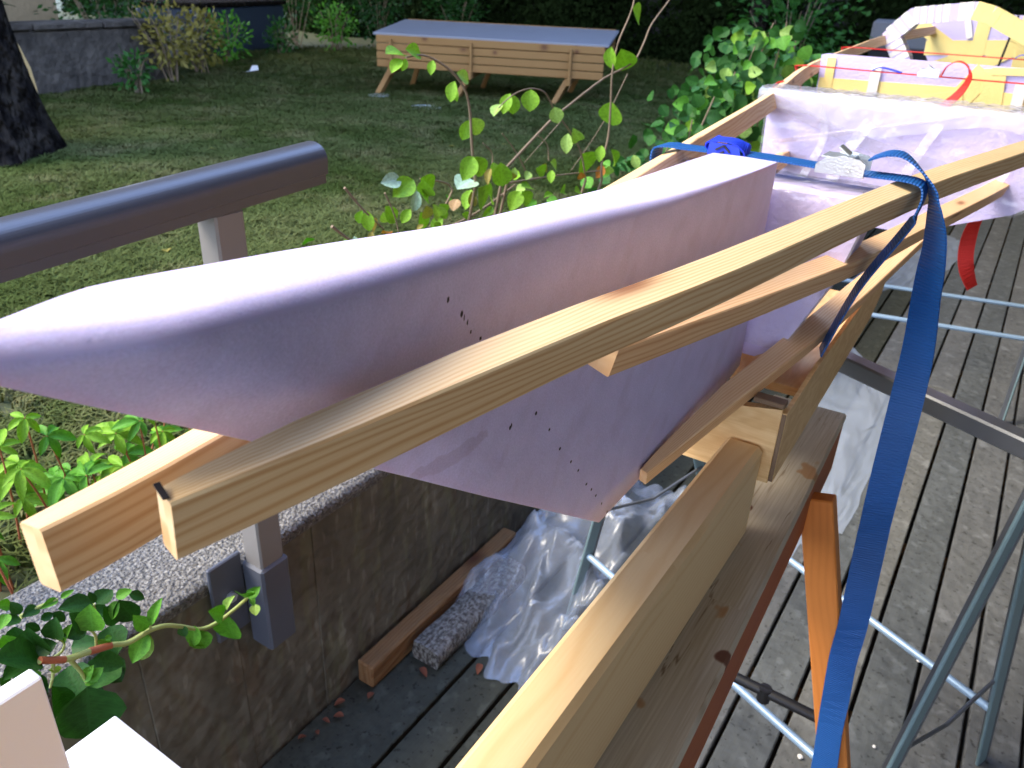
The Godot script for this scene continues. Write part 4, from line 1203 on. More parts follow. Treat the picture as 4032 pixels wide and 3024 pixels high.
	for i in ap.size():
		var T: Vector3 = (ap[mini(i + 1, ap.size() - 1)] - ap[maxi(i - 1, 0)]).normalized()
		var Nn := T.cross(Vector3.BACK)
		var ring := PackedVector3Array()
		for q in [[-1, 1], [1, 1], [1, -1], [-1, -1]]: ring.append(ap[i] + Nn * q[0] * 0.026 + Vector3.BACK * q[1] * 0.035)
		rr.append(ring)
	b = Mb.new()
	b.loft(rr, true, true, false)
	put(b, M.foam2, "foam_rib", arch)
	for i in range(0, ap.size() - 1):
		var p: Vector3 = ap[i]
		var q: Vector3 = ap[i + 1]
		var yel := p.x > -0.285
		if not yel and i % 2 == 1 and rng.randf() < 0.45 and p.x > -0.45: continue
		var dd := (q - p)
		b = Mb.new()
		var fr := along(p + dd * 0.05, q - dd * (0.05 if yel else 0.25), Vector3.BACK)
		b.box(fr, Vector3(dd.length() * (1.06 if yel else rng.randf_range(0.6, 0.9)), 0.0712 + rng.randf() * 0.0012, 0.0530 + rng.randf() * 0.0014), 0.0006)
		put(b, M.tape if yel else M.tape_white, "tape_wrap", arch)
	# far panel behind the arch
	var f4 := form(Vector3(-0.20, 0, -3.85), 0.0, [[.285, 1.30], [.29, 1.15], [.22, 1.05], [.05, .98]], 0.06, "far lilac foam panel patched with yellow tape beneath the arch")
	tapes(f4, Vector3(-0.20, 0, -3.85), [[-.29, 1.185, .58, .055, 4.0], [-.10, 1.185, .05, .26, 0.0], [-.22, 1.185, .26, .05, -30.0], [-.02, 1.15, .22, .05, 34.0], [.06, 1.18, .06, .24, 3.0], [.10, 1.20, .20, .05, -22.0], [-.25, 1.09, .2, .045, 26.0], [.2, 1.17, .05, .2, 0.0]], M.tape)
	tapes(f4, Vector3(-0.20, 0, -3.85), [[-.15, 1.245, .022, .075, 20.0], [.14, 1.24, .02, .07, -30.0]], M.tape_white)
	b = bar(Vector3(-0.19, 1.30, -3.79), Vector3(-0.215, 1.04, -3.79), 0.008, 0.008, 0.001)
	tag(put(b, M.black, "black_rod"), "thin black rod standing upright in front of the far taped panel", "rod")

func form(o: Vector3, turn: float, half: Array, depth: float, label: String) -> Node3D:
	var t := thing("foam_form", label, "foam form", Vector3(o.x, half[-1][1], o.z))
	var poly := []
	for h in half: poly.append(Vector2(h[0], h[1]))
	var k := half.size() - 1
	while k >= 0:
		poly.append(Vector2(-half[k][0], half[k][1]))
		k -= 1
	poly.reverse()
	var b := Mb.new()
	b.prism(poly, at(o, turn), depth)
	put(b, M.foam2, "foam_board", t)
	return t
func film_wrap(t: Node3D, o: Vector3, half: Array, depth: float, mtl: Material, folds: float):
	# cling film: front sheet, top sheet and sides with fine creases
	var n1 := noise(int(o.z * 100), 9.0, 3)
	var b := Mb.new()
	var rows := []
	for i in 25:
		var v := i / 24.0
		var row := PackedVector3Array()
		for j in 33:
			var u := j / 32.0 * 2.0 - 1.0
			var y := 0.0
			var z := 0.0
			var w := 0.0
			if v < 0.78:   # front face from the bottom up
				var f := v / 0.78 * (half.size() - 1)
				var k := half.size() - 1 - int(f)
				var k2 := maxi(k - 1, 0)
				w = lerpf(half[k][0], half[k2][0], f - int(f)); y = lerpf(half[k][1], half[k2][1], f - int(f)); z = 0.003
			else:
				w = half[0][0]; y = half[0][1] + 0.001; z = 0.003 - (v - 0.78) / 0.22 * depth
			var nn := n1.get_noise_3d(u * w * 2.0, y * 1.2, z * 2.0)
			row.append(o + Vector3(u * w, y + (0.003 * nn * folds if v > 0.76 else 0.0), z + absf(nn) * 0.004 * folds))
		rows.append(row)
	b.loft(rows, false, false, true)
	put(b, mtl, "cling_film", t)
func drape(t: Node3D):
	# bunched film along the top edge and thick crossing creases
	var n1 := noise(77, 14.0, 3)
	var b := Mb.new()
	var rows := []
	for i in 9:
		var v := i / 8.0
		var row := PackedVector3Array()
		for j in 61:
			var u := j / 60.0
			var x := lerpf(-0.505, 0.075, u)
			var low := 1.118 + 0.022 * sin(u * 9.0 + 1.0) - 0.03 * absf(u - 0.5)
			var nn := n1.get_noise_2d(u * 4.0, v * 0.6)
			var p := Vector3(x, 0, 0)
			if v < 0.55:
				p.y = lerpf(low, 1.161, v / 0.55) + nn * 0.003; p.z = -1.712 + absf(nn) * 0.006
			else:
				p.y = 1.161 + nn * 0.004 + 0.002; p.z = -1.712 - (v - 0.55) / 0.45 * 0.11
			row.append(p)
		rows.append(row)
	b.loft(rows, false, false, true)
	put(b, M.film_thick, "film_edge", t)
	for c in [[Vector3(-.46, 1.06, 0), Vector3(-.30, 1.10, 0), Vector3(-.12, 1.145, 0)], [Vector3(-.38, 1.14, 0), Vector3(-.36, 1.08, 0), Vector3(-.39, .99, 0)], [Vector3(-.28, 1.12, 0), Vector3(-.31, 1.06, 0), Vector3(-.335, .98, 0)], [Vector3(-.47, 1.14, 0), Vector3(-.30, 1.085, 0), Vector3(-.12, 1.05, 0)], [Vector3(-.16, 1.13, 0), Vector3(-.19, 1.05, 0), Vector3(-.21, .97, 0)], [Vector3(-.06, 1.13, 0), Vector3(-.03, 1.07, 0), Vector3(-.05, 1.02, 0)]]:
		var p := []
		var wd := []
		for q in smooth_path(c, 5):
			p.append(q + Vector3(0, 0, -1.711)); wd.append(Vector3(0.9, 0.4, 0.2))
		put(ribbon(p, wd, rng.randf_range(0.010, 0.030), 0.0006), M.film, "film_crease", t)
func tapes(t: Node3D, o: Vector3, rows: Array, mtl: Material):
	var k := 0
	for r in rows:   # left end or centre x, y, width, height, turn in degrees
		var cx: float = r[0] + (r[2] * 0.5 if r[2] > 0.3 else 0.0)
		var b := Mb.new()
		var bs := Basis(Vector3.BACK, deg_to_rad(r[4]))
		k += 1
		b.box(Transform3D(bs, o + Vector3(cx, r[1], 0.0012 + 0.0007 * t.get_child_count())), Vector3(r[2], r[3], 0.0011), 0.0003)
		put(b, mtl, "tape_strip", t)

# ------------------------------------------------------------------ what carries it
func supports():
	# strongback beam
	var b := Mb.new()
	b.box(at(Vector3(-0.182, 0.8205, -0.345)), Vector3(0.043, 0.121, 0.90), 0.0055, Vector2(0.2, 0.1))
	tag(put(b, M.beam, "timber_beam"), "planed pale timber beam running under the bow block to the plywood box", "beam")
	# plywood box
	var px := thing("plywood_box", "plywood box at the end of the timber beam carrying the hull", "plywood box", Vector3(-0.262, 0.84, -0.81))
	b = Mb.new()
	b.prism([Vector2(-.12, -.005), Vector2(.112, -.005), Vector2(.112, .090), Vector2(.062, .080), Vector2(.050, .058), Vector2(-.050, .058), Vector2(-.062, .080), Vector2(-.12, .090)], at(Vector3(-0.262, 0.84, -0.7955)), 0.012)
	put(b, M.plywood, "front_panel", px)
	b = Mb.new()
	b.box(at(Vector3(-0.166, 0.9335, -0.803)), Vector3(0.034, 0.006, 0.016), 0.001)
	put(b, M.ply_edge, "top_batten", px)
	for s in [1.0, -1.0]:
		b = Mb.new()
		var poly := [Vector2(0.7965, .838), Vector2(1.30, .878), Vector2(1.36, .90), Vector2(1.40, .945), Vector2(1.10, .941), Vector2(.925, .936), Vector2(.7965, .926)]
		var x: float = -0.262 + 0.1148 * s
		b.prism(poly, Transform3D(Basis(Vector3(0, 0, -1), Vector3.UP, Vector3(1, 0, 0)), Vector3(x + 0.0025, 0, 0)), 0.005)
		put(b, M.plywood, "side_panel", px)
		b = Mb.new()
		b.box(at(Vector3(x, 0.882, -0.7953)), Vector3(0.0044, 0.086, 0.0016), 0.0004)
		put(b, M.ply_edge, "panel_edge", px)
	b = Mb.new()
	b.box(at(Vector3(-0.262, 0.905, -1.10)), Vector3(0.232, 0.012, 0.40), 0.001)
	put(b, M.plywood, "floor_panel", px)
	# wooden trestle
	var wt := thing("wooden_trestle", "old wooden trestle with stained top plank and orange legs", "trestle", Vector3(-0.16, 0, -0.65))
	b = Mb.new()
	var yaw := deg_to_rad(1.8)
	b.box(at(Vector3(-0.166, 0.7505, -0.53), yaw), Vector3(0.114, 0.013, 1.32), 0.003, Vector2(0.1, 0.0), 1.0)
	for q in b.t.size(): b.t[q] = Vector2((b.v[q].z + 2.0) * 0.75, b.v[q].x * 5.0 + b.v[q].y * 4.0)
	put(b, M.trestle, "top_plank", wt)
	b = Mb.new()
	b.box(at(Vector3(-0.1662, 0.700, -0.53), yaw), Vector3(0.1125, 0.0875, 1.312), 0.003)
	put(b, M.trestle_side, "rail", wt)
	for z in [-1.0, -0.10]:
		for s in [1.0, -1.0]:
			var cx: float = -0.166 - 0.031 * (-z - 0.53)
			var top := Vector3(cx + 0.062 * s, 0.715, z)
			var foot := Vector3(cx + 0.248 * s, 0.0, z - 0.015)
			put(bar(top, foot, 0.045, 0.024, 0.002, Vector3.BACK), M.leg, "leg", wt)
	put(rod(Vector3(-0.31, 0.31, -1.03), Vector3(-0.02, 0.30, -1.03), 0.009), M.black, "brace", wt)
	put(rod(Vector3(-0.125, 0.312, -1.03), Vector3(-0.125, 0.285, -1.03), 0.011), M.black, "hinge_knuckle", wt)
	# steel trestles
	steel_trestle(Vector3(-0.52, 0.832, -1.387), Vector3(0.118, 0.832, -1.076), [Vector3(0.246, 0, -1.412), Vector3(0.056, 0, -0.985)], [Vector3(-0.42, 0, -1.74), Vector3(-0.60, 0, -1.25)], 0.2, "grey-green steel trestle standing askew beside the orange legs")
	steel_trestle(Vector3(-0.55, 0.90, -3.12), Vector3(0.16, 0.90, -3.28), [Vector3(0.20, 0, -3.60), Vector3(0.17, 0, -3.02)], [Vector3(-0.58, 0, -3.44), Vector3(-0.60, 0, -2.86)], 0.3, "farther steel trestle under the middle of the hull")
	# white painted bench corner
	var wb := thing("white_bench", "white painted bench with an upright side board at the lower left corner", "bench", Vector3(-0.53, 0, 0.1))
	b = Mb.new()
	b.box(at(Vector3(-0.508, 0.784, 0.03)), Vector3(0.016, 0.164, 0.40), 0.0015)
	put(b, M.white, "side_board", wb)
	b = Mb.new()
	b.box(at(Vector3(-0.515, 0.691, 0.0)), Vector3(0.13, 0.018, 0.49), 0.0015)
	put(b, M.white, "seat_board", wb)
	for q in [Vector3(-0.56, 0.34, -0.22), Vector3(-0.47, 0.34, -0.22), Vector3(-0.56, 0.34, 0.22), Vector3(-0.47, 0.34, 0.22)]:
		b = Mb.new()
		b.box(at(q), Vector3(0.022, 0.683, 0.022), 0.002)
		put(b, M.white, "leg", wb)
	# handrail
	var hr := thing("handrail", "dark grey metal handrail with rounded top on a square post beside the lawn", "handrail", Vector3(-0.865, 0.3, -0.2))
	var rings := []
	for i in 2:
		var z := 1.2 if i == 0 else -0.815
		var y := 1.064 + (-z - 0.4) * 0.055
		var r := PackedVector3Array()
		for p in [[-0.022, -0.022], [0.022, -0.022], [0.022, -0.010], [0.027, -0.008], [0.028, 0.008]]: r.append(Vector3(-0.862 + p[0], y + p[1], z))
		for k in 25:
			var a := PI * k / 24.0
			r.append(Vector3(-0.862 + cos(a) * 0.028, y + 0.012 + sin(a) * 0.022, z))
		for p in [[-0.028, 0.008], [-0.027, -0.008], [-0.022, -0.010]]: r.append(Vector3(-0.862 + p[0], y + p[1], z))
		rings.append(r)
	b = Mb.new()
	b.loft(rings, true, true, false)
	put(b, M.rail, "top_rail", hr)
	for z in [-0.645, 0.75]:
		b = Mb.new()
		var yt: float = 1.042 + (-z - 0.4) * 0.055
		b.box(at(Vector3(-0.862, (yt + 0.37) * 0.5, z)), Vector3(0.040, yt - 0.37, 0.046), 0.003)
		put(b, M.post, "post", hr)
		b = Mb.new()
		b.box(at(Vector3(-0.862, 0.40, z)), Vector3(0.050, 0.17, 0.056), 0.004)
		var sock := put(b, M.socket, "socket", hr)
		b = Mb.new()
		b.box(at(Vector3(-0.889, 0.43, z + 0.058)), Vector3(0.008, 0.15, 0.062), 0.002)
		put(b, M.socket, "flange", sock)
		put(rod(Vector3(-0.884, 0.435, z + 0.058), Vector3(-0.876, 0.435, z + 0.058), 0.009, 6), M.zinc, "bolt", sock)

func steel_trestle(A: Vector3, B: Vector3, fb: Array, fa: Array, ys: float, label: String):
	var t := thing("steel_trestle", label, "trestle", Vector3((A.x + B.x) * 0.5, 0, (A.z + B.z) * 0.5))
	put(bar(A, B, 0.030, 0.027, 0.003), M.steel_bar, "top_bar", t)
	for s in 2:
		for e in [[B, fb], [A, fa]]:
			var top: Vector3 = e[0] + (B - A).normalized() * (0.008 if e[0] == B else -0.008)
			put(bar(top, e[1][s], 0.034, 0.006, 0.002, (B - A).normalized()), M.steel, "leg", t)
			b_angle(t, top, e[1][s], B - A)
		var k: float = 1.0 - ys / A.y
		put(rod(B.lerp(fb[s], k), A.lerp(fa[s], k), 0.008), M.rod, "stretcher", t)
	for e in [[B, fb], [A, fa]]:
		var p: Vector3 = e[0].lerp(e[1][0], 0.62)
		var q: Vector3 = e[0].lerp(e[1][1], 0.62)
		put(rod(p, (p + q) * 0.5 - Vector3(0, 0.03, 0), 0.0035, 6), M.steel_bar, "spreader", t)
		put(rod((p + q) * 0.5 - Vector3(0, 0.03, 0), q, 0.0035, 6), M.steel_bar, "spreader", t)
func b_angle(t: Node3D, top: Vector3, foot: Vector3, d: Vector3):
	var dn := d.normalized()
	var o := (foot - top).normalized().cross(dn) * 0.011
	if o.x < 0: o = -o
	put(bar(top + o - dn * 0.006, foot + o - dn * 0.006, 0.005, 0.022, 0.001, dn), M.steel_bar, "leg_flange", t)

# ------------------------------------------------------------------ straps
func straps():
	var X := Vector3.RIGHT
	var Zd := Vector3(0, 0, 1)
	# blue strap
	var t := thing("blue_strap", "long blue webbing strap with cam buckle tied across the near hull, tail hanging down", "strap", Vector3(-0.24, 1.15, -0.97))
	var p := smooth_path([Vector3(-.150, .945, -.945), Vector3(-.128, 1.03, -.955), Vector3(-.098, 1.098, -.962), Vector3(-.0895, 1.120, -.965), Vector3(-.087, 1.146, -.966), Vector3(-.100, 1.157, -.966), Vector3(-.16, 1.157, -.966), Vector3(-.26, 1.160, -.966), Vector3(-.36, 1.158, -.966), Vector3(-.385, 1.158, -.966), Vector3(-.402, 1.150, -.966), Vector3(-.396, 1.11, -.965), Vector3(-.37, 1.03, -.955), Vector3(-.345, .945, -.945)], 4)
	var w := []
	for i in p.size(): w.append((Zd * 0.95 + X * 0.25) if i < 12 else Zd)
	put(ribbon(p, w, 0.034), M.blue, "loop", t)
	var tail := [[-.150, 1.172, .5], [-.132, 1.180, .5], [-.112, 1.177, .5], [-.085, 1.153, .5], [-.071, 1.118, .40], [-.063, 1.082, .30], [-.058, 1.028, .42], [-.050, .960, .62], [-.046, .886, .82], [-.043, .799, .94], [-.039, .713, .98], [-.034, .630, .90], [-.029, .540, .93], [-.028, .469, .80], [-.022, .394, .84], [-.017, .333, .70], [-.008, .255, .74], [-.003, .17, .68]]
	p = []; w = []
	var fwd := Vector3(-.53, 0, -.848)
	var rgt := Vector3(.848, 0, -.53)
	var pts := []
	for q in tail: pts.append(Vector3(q[0], q[1], -.985 + 0.006 * sin(q[1] * 12.0)))
	p = smooth_path(pts, 4)
	for i in p.size():
		var f := i / 4.0
		var c := lerpf(tail[mini(int(f), tail.size() - 1)][2], tail[mini(int(f) + 1, tail.size() - 1)][2], f - int(f))
		if i < 14: w.append((Zd * (1.0 - i / 26.0) + rgt * (i / 26.0) * 0.4).normalized())
		else:
			var k := clampf((i - 14) / 8.0, 0, 1)
			w.append((Zd * 0.8 + rgt * 0.3).lerp(rgt * c - fwd * sqrt(maxf(0.0, 1.0 - c * c)), k).normalized())
	put(ribbon(p, w, 0.038), M.blue, "tail", t)
	var tagp := [Vector3(-.328, 1.160, -.966), Vector3(-.330, 1.170, -.962), Vector3(-.318, 1.174, -.958), Vector3(-.300, 1.174, -.956), Vector3(-.288, 1.168, -.958), Vector3(-.284, 1.160, -.962)]
	var tw := []
	var tp := smooth_path(tagp, 4)
	for q in tp: tw.append(Zd)
	put(ribbon(tp, tw, 0.030, 0.002), M.blue_tag, "end_loop", t)
	var face := Mb.new()
	face.quad(Vector3(-.328, 1.158, -.943), Vector3(-.286, 1.158, -.941), Vector3(-.291, 1.172, -.942), Vector3(-.327, 1.172, -.944))
	var fl := put(face, M.blue_tag, "stitched_end", t)
	for q in [[Vector3(-.318, 1.164, 0), Vector3(-.308, 1.170, 0)], [Vector3(-.308, 1.170, 0), Vector3(-.300, 1.163, 0)], [Vector3(-.313, 1.160, 0), Vector3(-.307, 1.163, 0)]]:
		put(bar(q[0] + Vector3(0, 0, -.9415), q[1] + Vector3(0, 0, -.9405), 0.0012, 0.0022, 0.0), M.ink, "ink_stroke", fl)
	buckle(t, Vector3(-.175, 1.1615, -.963), 0.052, 0.038, M.zinc)
	# red straps
	for s in [[-2.36, 1.163, -.596, .148, "nearer red strap with buckle and curled tail over the taped foam form", true], [-2.86, 1.192, -.592, .163, "farther red strap stretched across the hull before the arch", false]]:
		var r := thing("red_strap", s[4], "strap", Vector3(-0.2, s[1], s[0]), "red straps over the far hull")
		p = smooth_path([Vector3(s[2] + .05, 1.03, s[0]), Vector3(s[2] + .008, s[1] - .05, s[0]), Vector3(s[2] - .006, s[1] - .01, s[0]), Vector3(s[2] + .006, s[1] + .002, s[0]), Vector3(-.4, s[1] + .002, s[0]), Vector3(0.0, s[1] + .002, s[0]), Vector3(s[3] - .006, s[1] + .002, s[0]), Vector3(s[3] + .006, s[1] - .01, s[0]), Vector3(s[3] - .01, s[1] - .05, s[0]), Vector3(s[3] - .08, 1.0, s[0])], 3)
		w = []
		for q in p: w.append(Zd)
		put(ribbon(p, w, 0.024), M.red, "loop", r)
		if s[5]:
			buckle(r, Vector3(-.275, s[1] + .006, s[0] + .003), 0.05, 0.034, M.zinc)
			var c := Vector3(-.215, s[1] + .006, s[0] + .015)
			p = smooth_path([c + Vector3(-.03, 0, 0), c + Vector3(-.022, .022, .005), c + Vector3(0, .036, .01), c + Vector3(.024, .026, .015), c + Vector3(.034, 0, .025), c + Vector3(.022, -.035, .045), c + Vector3(-.005, -.07, .065), c + Vector3(-.03, -.102, .08)], 4)
			w = []
			for i in p.size(): w.append(Zd.lerp(Vector3(.9, .35, .1), clampf((i - 12) / 10.0, 0, 1)).normalized())
			put(ribbon(p, w, 0.026), M.red, "curled_tail", r)
			p = smooth_path([Vector3(-.41, s[1] + .004, s[0]), Vector3(-.395, s[1] + .012, s[0]), Vector3(-.37, s[1] + .010, s[0]), Vector3(-.34, s[1] + .004, s[0])], 3)
			w = []
			for q in p: w.append(Zd)
			put(ribbon(p, w, 0.026), M.blue_tag, "sewn_label", r)
		else:
			p = smooth_path([Vector3(-.12, s[1] + .004, s[0]), Vector3(-.105, s[1] + .014, s[0]), Vector3(-.075, s[1] + .010, s[0]), Vector3(-.05, s[1] + .004, s[0])], 3)
			w = []
			for q in p: w.append(Zd)
			put(ribbon(p, w, 0.026), M.blue_tag, "sewn_label", r)
	var rt := thing("red_strap", "loose red strap end hanging below the near side of the hull", "strap", Vector3(-0.06, 0.9, -1.9), "red straps over the far hull")
	p = smooth_path([Vector3(-.045, 1.0, -1.9), Vector3(-.055, .955, -1.9), Vector3(-.064, .91, -1.9), Vector3(-.062, .86, -1.9), Vector3(-.050, .82, -1.9), Vector3(-.030, .786, -1.9)], 5)
	w = []
	for i in p.size(): w.append((rgt + fwd * 0.4 * sin(i * 0.3)).normalized())
	put(ribbon(p, w, 0.030), M.red, "webbing", rt)
	var rl := thing("red_strap", "short red strap loop around the lawn-side gunwale", "strap", Vector3(-0.52, 1.15, -1.95), "red straps over the far hull")
	p = smooth_path([Vector3(-.515, 1.07, -1.98), Vector3(-.512, 1.13, -1.98), Vector3(-.528, 1.152, -1.98), Vector3(-.546, 1.148, -1.98), Vector3(-.550, 1.12, -1.98), Vector3(-.53, 1.06, -1.98)], 4)
	w = []
	for q in p: w.append(Zd)
	put(ribbon(p, w, 0.022), M.red, "webbing", rl)

func buckle(t: Node3D, c: Vector3, L: float, W: float, m: Material):
	var b := Mb.new()
	# two cheeks with arched tops
	for s in [1.0, -1.0]:
		var poly := [Vector2(-L * 0.5, -0.006), Vector2(L * 0.5, -0.006), Vector2(L * 0.5, 0.008), Vector2(L * 0.40, 0.012), Vector2(L * 0.05, 0.015), Vector2(-L * 0.3, 0.011), Vector2(-L * 0.5, 0.003)]
		b.prism(poly, at(c + Vector3(0, 0, W * 0.5 * s + 0.001)), 0.002)
	b.box(at(c + Vector3(0, -0.006, 0)), Vector3(L, 0.002, W), 0.0005)
	b.box(at(c + Vector3(-L * 0.12, 0.011, 0)), Vector3(L * 0.62, 0.002, W * 0.94), 0.0005)
	var body := put(b, m, "buckle", t)
	b = Mb.new()
	b.box(Transform3D(Basis(Vector3.BACK, deg_to_rad(-34)), c + Vector3(-L * 0.02, 0.018, 0)), Vector3(L * 0.30, 0.0022, W * 0.45), 0.0008)
	put(b, m, "cam_lever", body)
	put(rod(c + Vector3(L * 0.14, 0.0, -W * 0.5 - 0.002), c + Vector3(L * 0.14, 0.0, W * 0.5 + 0.003), 0.0042, 10), m, "pivot_pin", body)

# ------------------------------------------------------------------ things on the deck
func small_things():
	# offcuts along the wall
	var b := Mb.new()
	b.box(along(Vector3(-0.868, 0.032, -0.855), Vector3(-0.872, 0.032, -1.42)), Vector3(0.56, 0.058, 0.042), 0.004, Vector2(0.4, 0.2))
	tag(put(b, M.dry_wood, "timber_offcut"), "brown square timber offcut lying along the foot of the concrete wall", "offcut")
	var rings := []
	for i in 9:
		var z := lerpf(-0.975, -1.33, i / 8.0)
		var r := PackedVector3Array()
		for q in [[-.033, .002], [.034, .002], [.036, .024], [.034, .047], [.0, .053], [-.030, .050], [-.035, .024]]:
			r.append(Vector3(-0.802 + q[0] + rng.randf_range(-.002, .002), q[1] + rng.randf_range(-.0015, .002), z))
		rings.append(r)
	b = Mb.new()
	b.loft(rings, true, true, true)
	tag(put(b, M.log_bark, "rough_offcut"), "grey rough-barked offcut lying beside the brown timber on the deck", "offcut")
	# plastic sheeting
	plastic([Vector3(-.90, 0, -1.12), Vector3(-.50, 0, -.98), Vector3(-.36, 0, -1.9), Vector3(-.86, 0, -1.9)], 0.21, 4, M.sheet, "crumpled heap of translucent plastic sheeting under the bow block")
	plastic([Vector3(-.30, 0, -1.78), Vector3(-.15, 0, -2.0), Vector3(-.14, 0, -3.1), Vector3(-.62, 0, -3.6)], 0.02, 9, M.sheet_flat, "flat translucent plastic sheet spread on the deck behind the trestle")
	plastic([Vector3(-.62, 0, -4.2), Vector3(-.30, 0, -4.4), Vector3(-.14, 0, -5.5), Vector3(-.60, 0, -6.0)], 0.05, 15, M.sheet_flat, "farthest plastic sheet lying on the deck under the middle of the hull")
	# bits on the boards
	for q in [[Vector3(-.055, 0.006, -1.21), 0.006], [Vector3(.062, 0.005, -1.32), 0.004], [Vector3(.10, 0.005, -1.62), 0.004]]:
		var g := Mb.new()
		var rr := []
		for i in 5:
			var r := PackedVector3Array()
			for j in 7: r.append(q[0] + Vector3(cos(TAU * j / 7.0), 0, sin(TAU * j / 7.0)) * q[1] * sin(PI * (i + 0.3) / 4.6) * rng.randf_range(0.8, 1.2) + Vector3.UP * (i - 2) * q[1] * 0.45)
			rr.append(r)
		g.loft(rr, true, true, true)
		tag(put(g, M.tape_white, "foam_crumb"), "tiny pale crumb lying on the grey deck boards", "crumb", "crumbs on the deck")
	var li := 0
	for q in [[-.835, -.83], [-.87, -.80], [-.875, -.74], [-.855, -.71], [-.70, -1.04], [-.88, -.68], [-.845, -.77], [-.80, -.955]]:
		var pz := Vector3(q[0], 0.004, q[1])
		var m := leaf_mesh(0.55, 1.0, 0.6, 0.5)
		var a := li * 2.4
		var o := MeshInstance3D.new()
		o.mesh = m; o.material_override = M.leaf_dry if M.has("leaf_dry") else mat(rgb(120, 66, 40), 0.8)
		if not M.has("leaf_dry"): M.leaf_dry = o.material_override
		o.name = numbered("dry_leaf")
		o.transform = Transform3D(Basis.from_euler(Vector3(-1.25, a, 0.2)).scaled(Vector3.ONE * rng.randf_range(0.014, 0.030)), pz + Vector3(0, 0.004, 0))
		add_child(o, true)
		tag(o, "small curled brown leaf lying on the deck at the wall foot", "leaf", "dry leaves at the foot of the concrete wall")
		li += 1
	# grey box on black stand far behind
	var gb := thing("grey_box", "pale grey box on a black base seen through the arch", "box", Vector3(-1.57, 0.4, -10.6))
	b = Mb.new()
	b.box(at(Vector3(-1.57, 0.99, -10.6), 0.15), Vector3(0.74, 0.30, 0.5), 0.03)
	put(b, M.table_top, "box_body", gb)
	b = Mb.new()
	b.box(at(Vector3(-1.57, 0.61, -10.6), 0.15), Vector3(0.70, 0.46, 0.46), 0.02)
	put(b, M.black, "stand", gb)

func plastic(c: Array, h: float, sd: int, mtl: Material, label: String):
	var n1 := noise(sd, 2.4, 2)
	var n2 := noise(sd + 1, 5.0, 2)
	var rows := []
	var N := 54
	for i in N + 1:
		var row := PackedVector3Array()
		for j in N + 1:
			var u := i / float(N)
			var v := j / float(N)
			var uu := u + 0.06 * n1.get_noise_2d(v * 2.0, 5.0)
			var vv := v + 0.06 * n1.get_noise_2d(u * 2.0, 15.0)
			var p: Vector3 = (c[0] as Vector3).lerp(c[1], uu).lerp((c[3] as Vector3).lerp(c[2], uu), vv)
			var e := minf(minf(u, 1.0 - u), minf(v, 1.0 - v))
			var fold := absf(n1.get_noise_2d(p.x * 1.3 + 3.0, p.z * 1.3))
			var y := 0.004 + h * smoothstep(0.0, 0.35, e + 0.05 * n1.get_noise_2d(u * 4.0, v * 4.0)) * (0.55 + 0.9 * (0.5 - fold)) + h * 0.07 * (1.0 - absf(n2.get_noise_2d(p.x, p.z)) * 2.0) * smoothstep(0.0, 0.12, e)
			row.append(p + Vector3(0, maxf(y, 0.004), 0))
		rows.append(row)
	var b := Mb.new()
	b.loft(rows, false, false, true)
	tag(put(b, mtl, "plastic_sheet"), label, "plastic sheet")

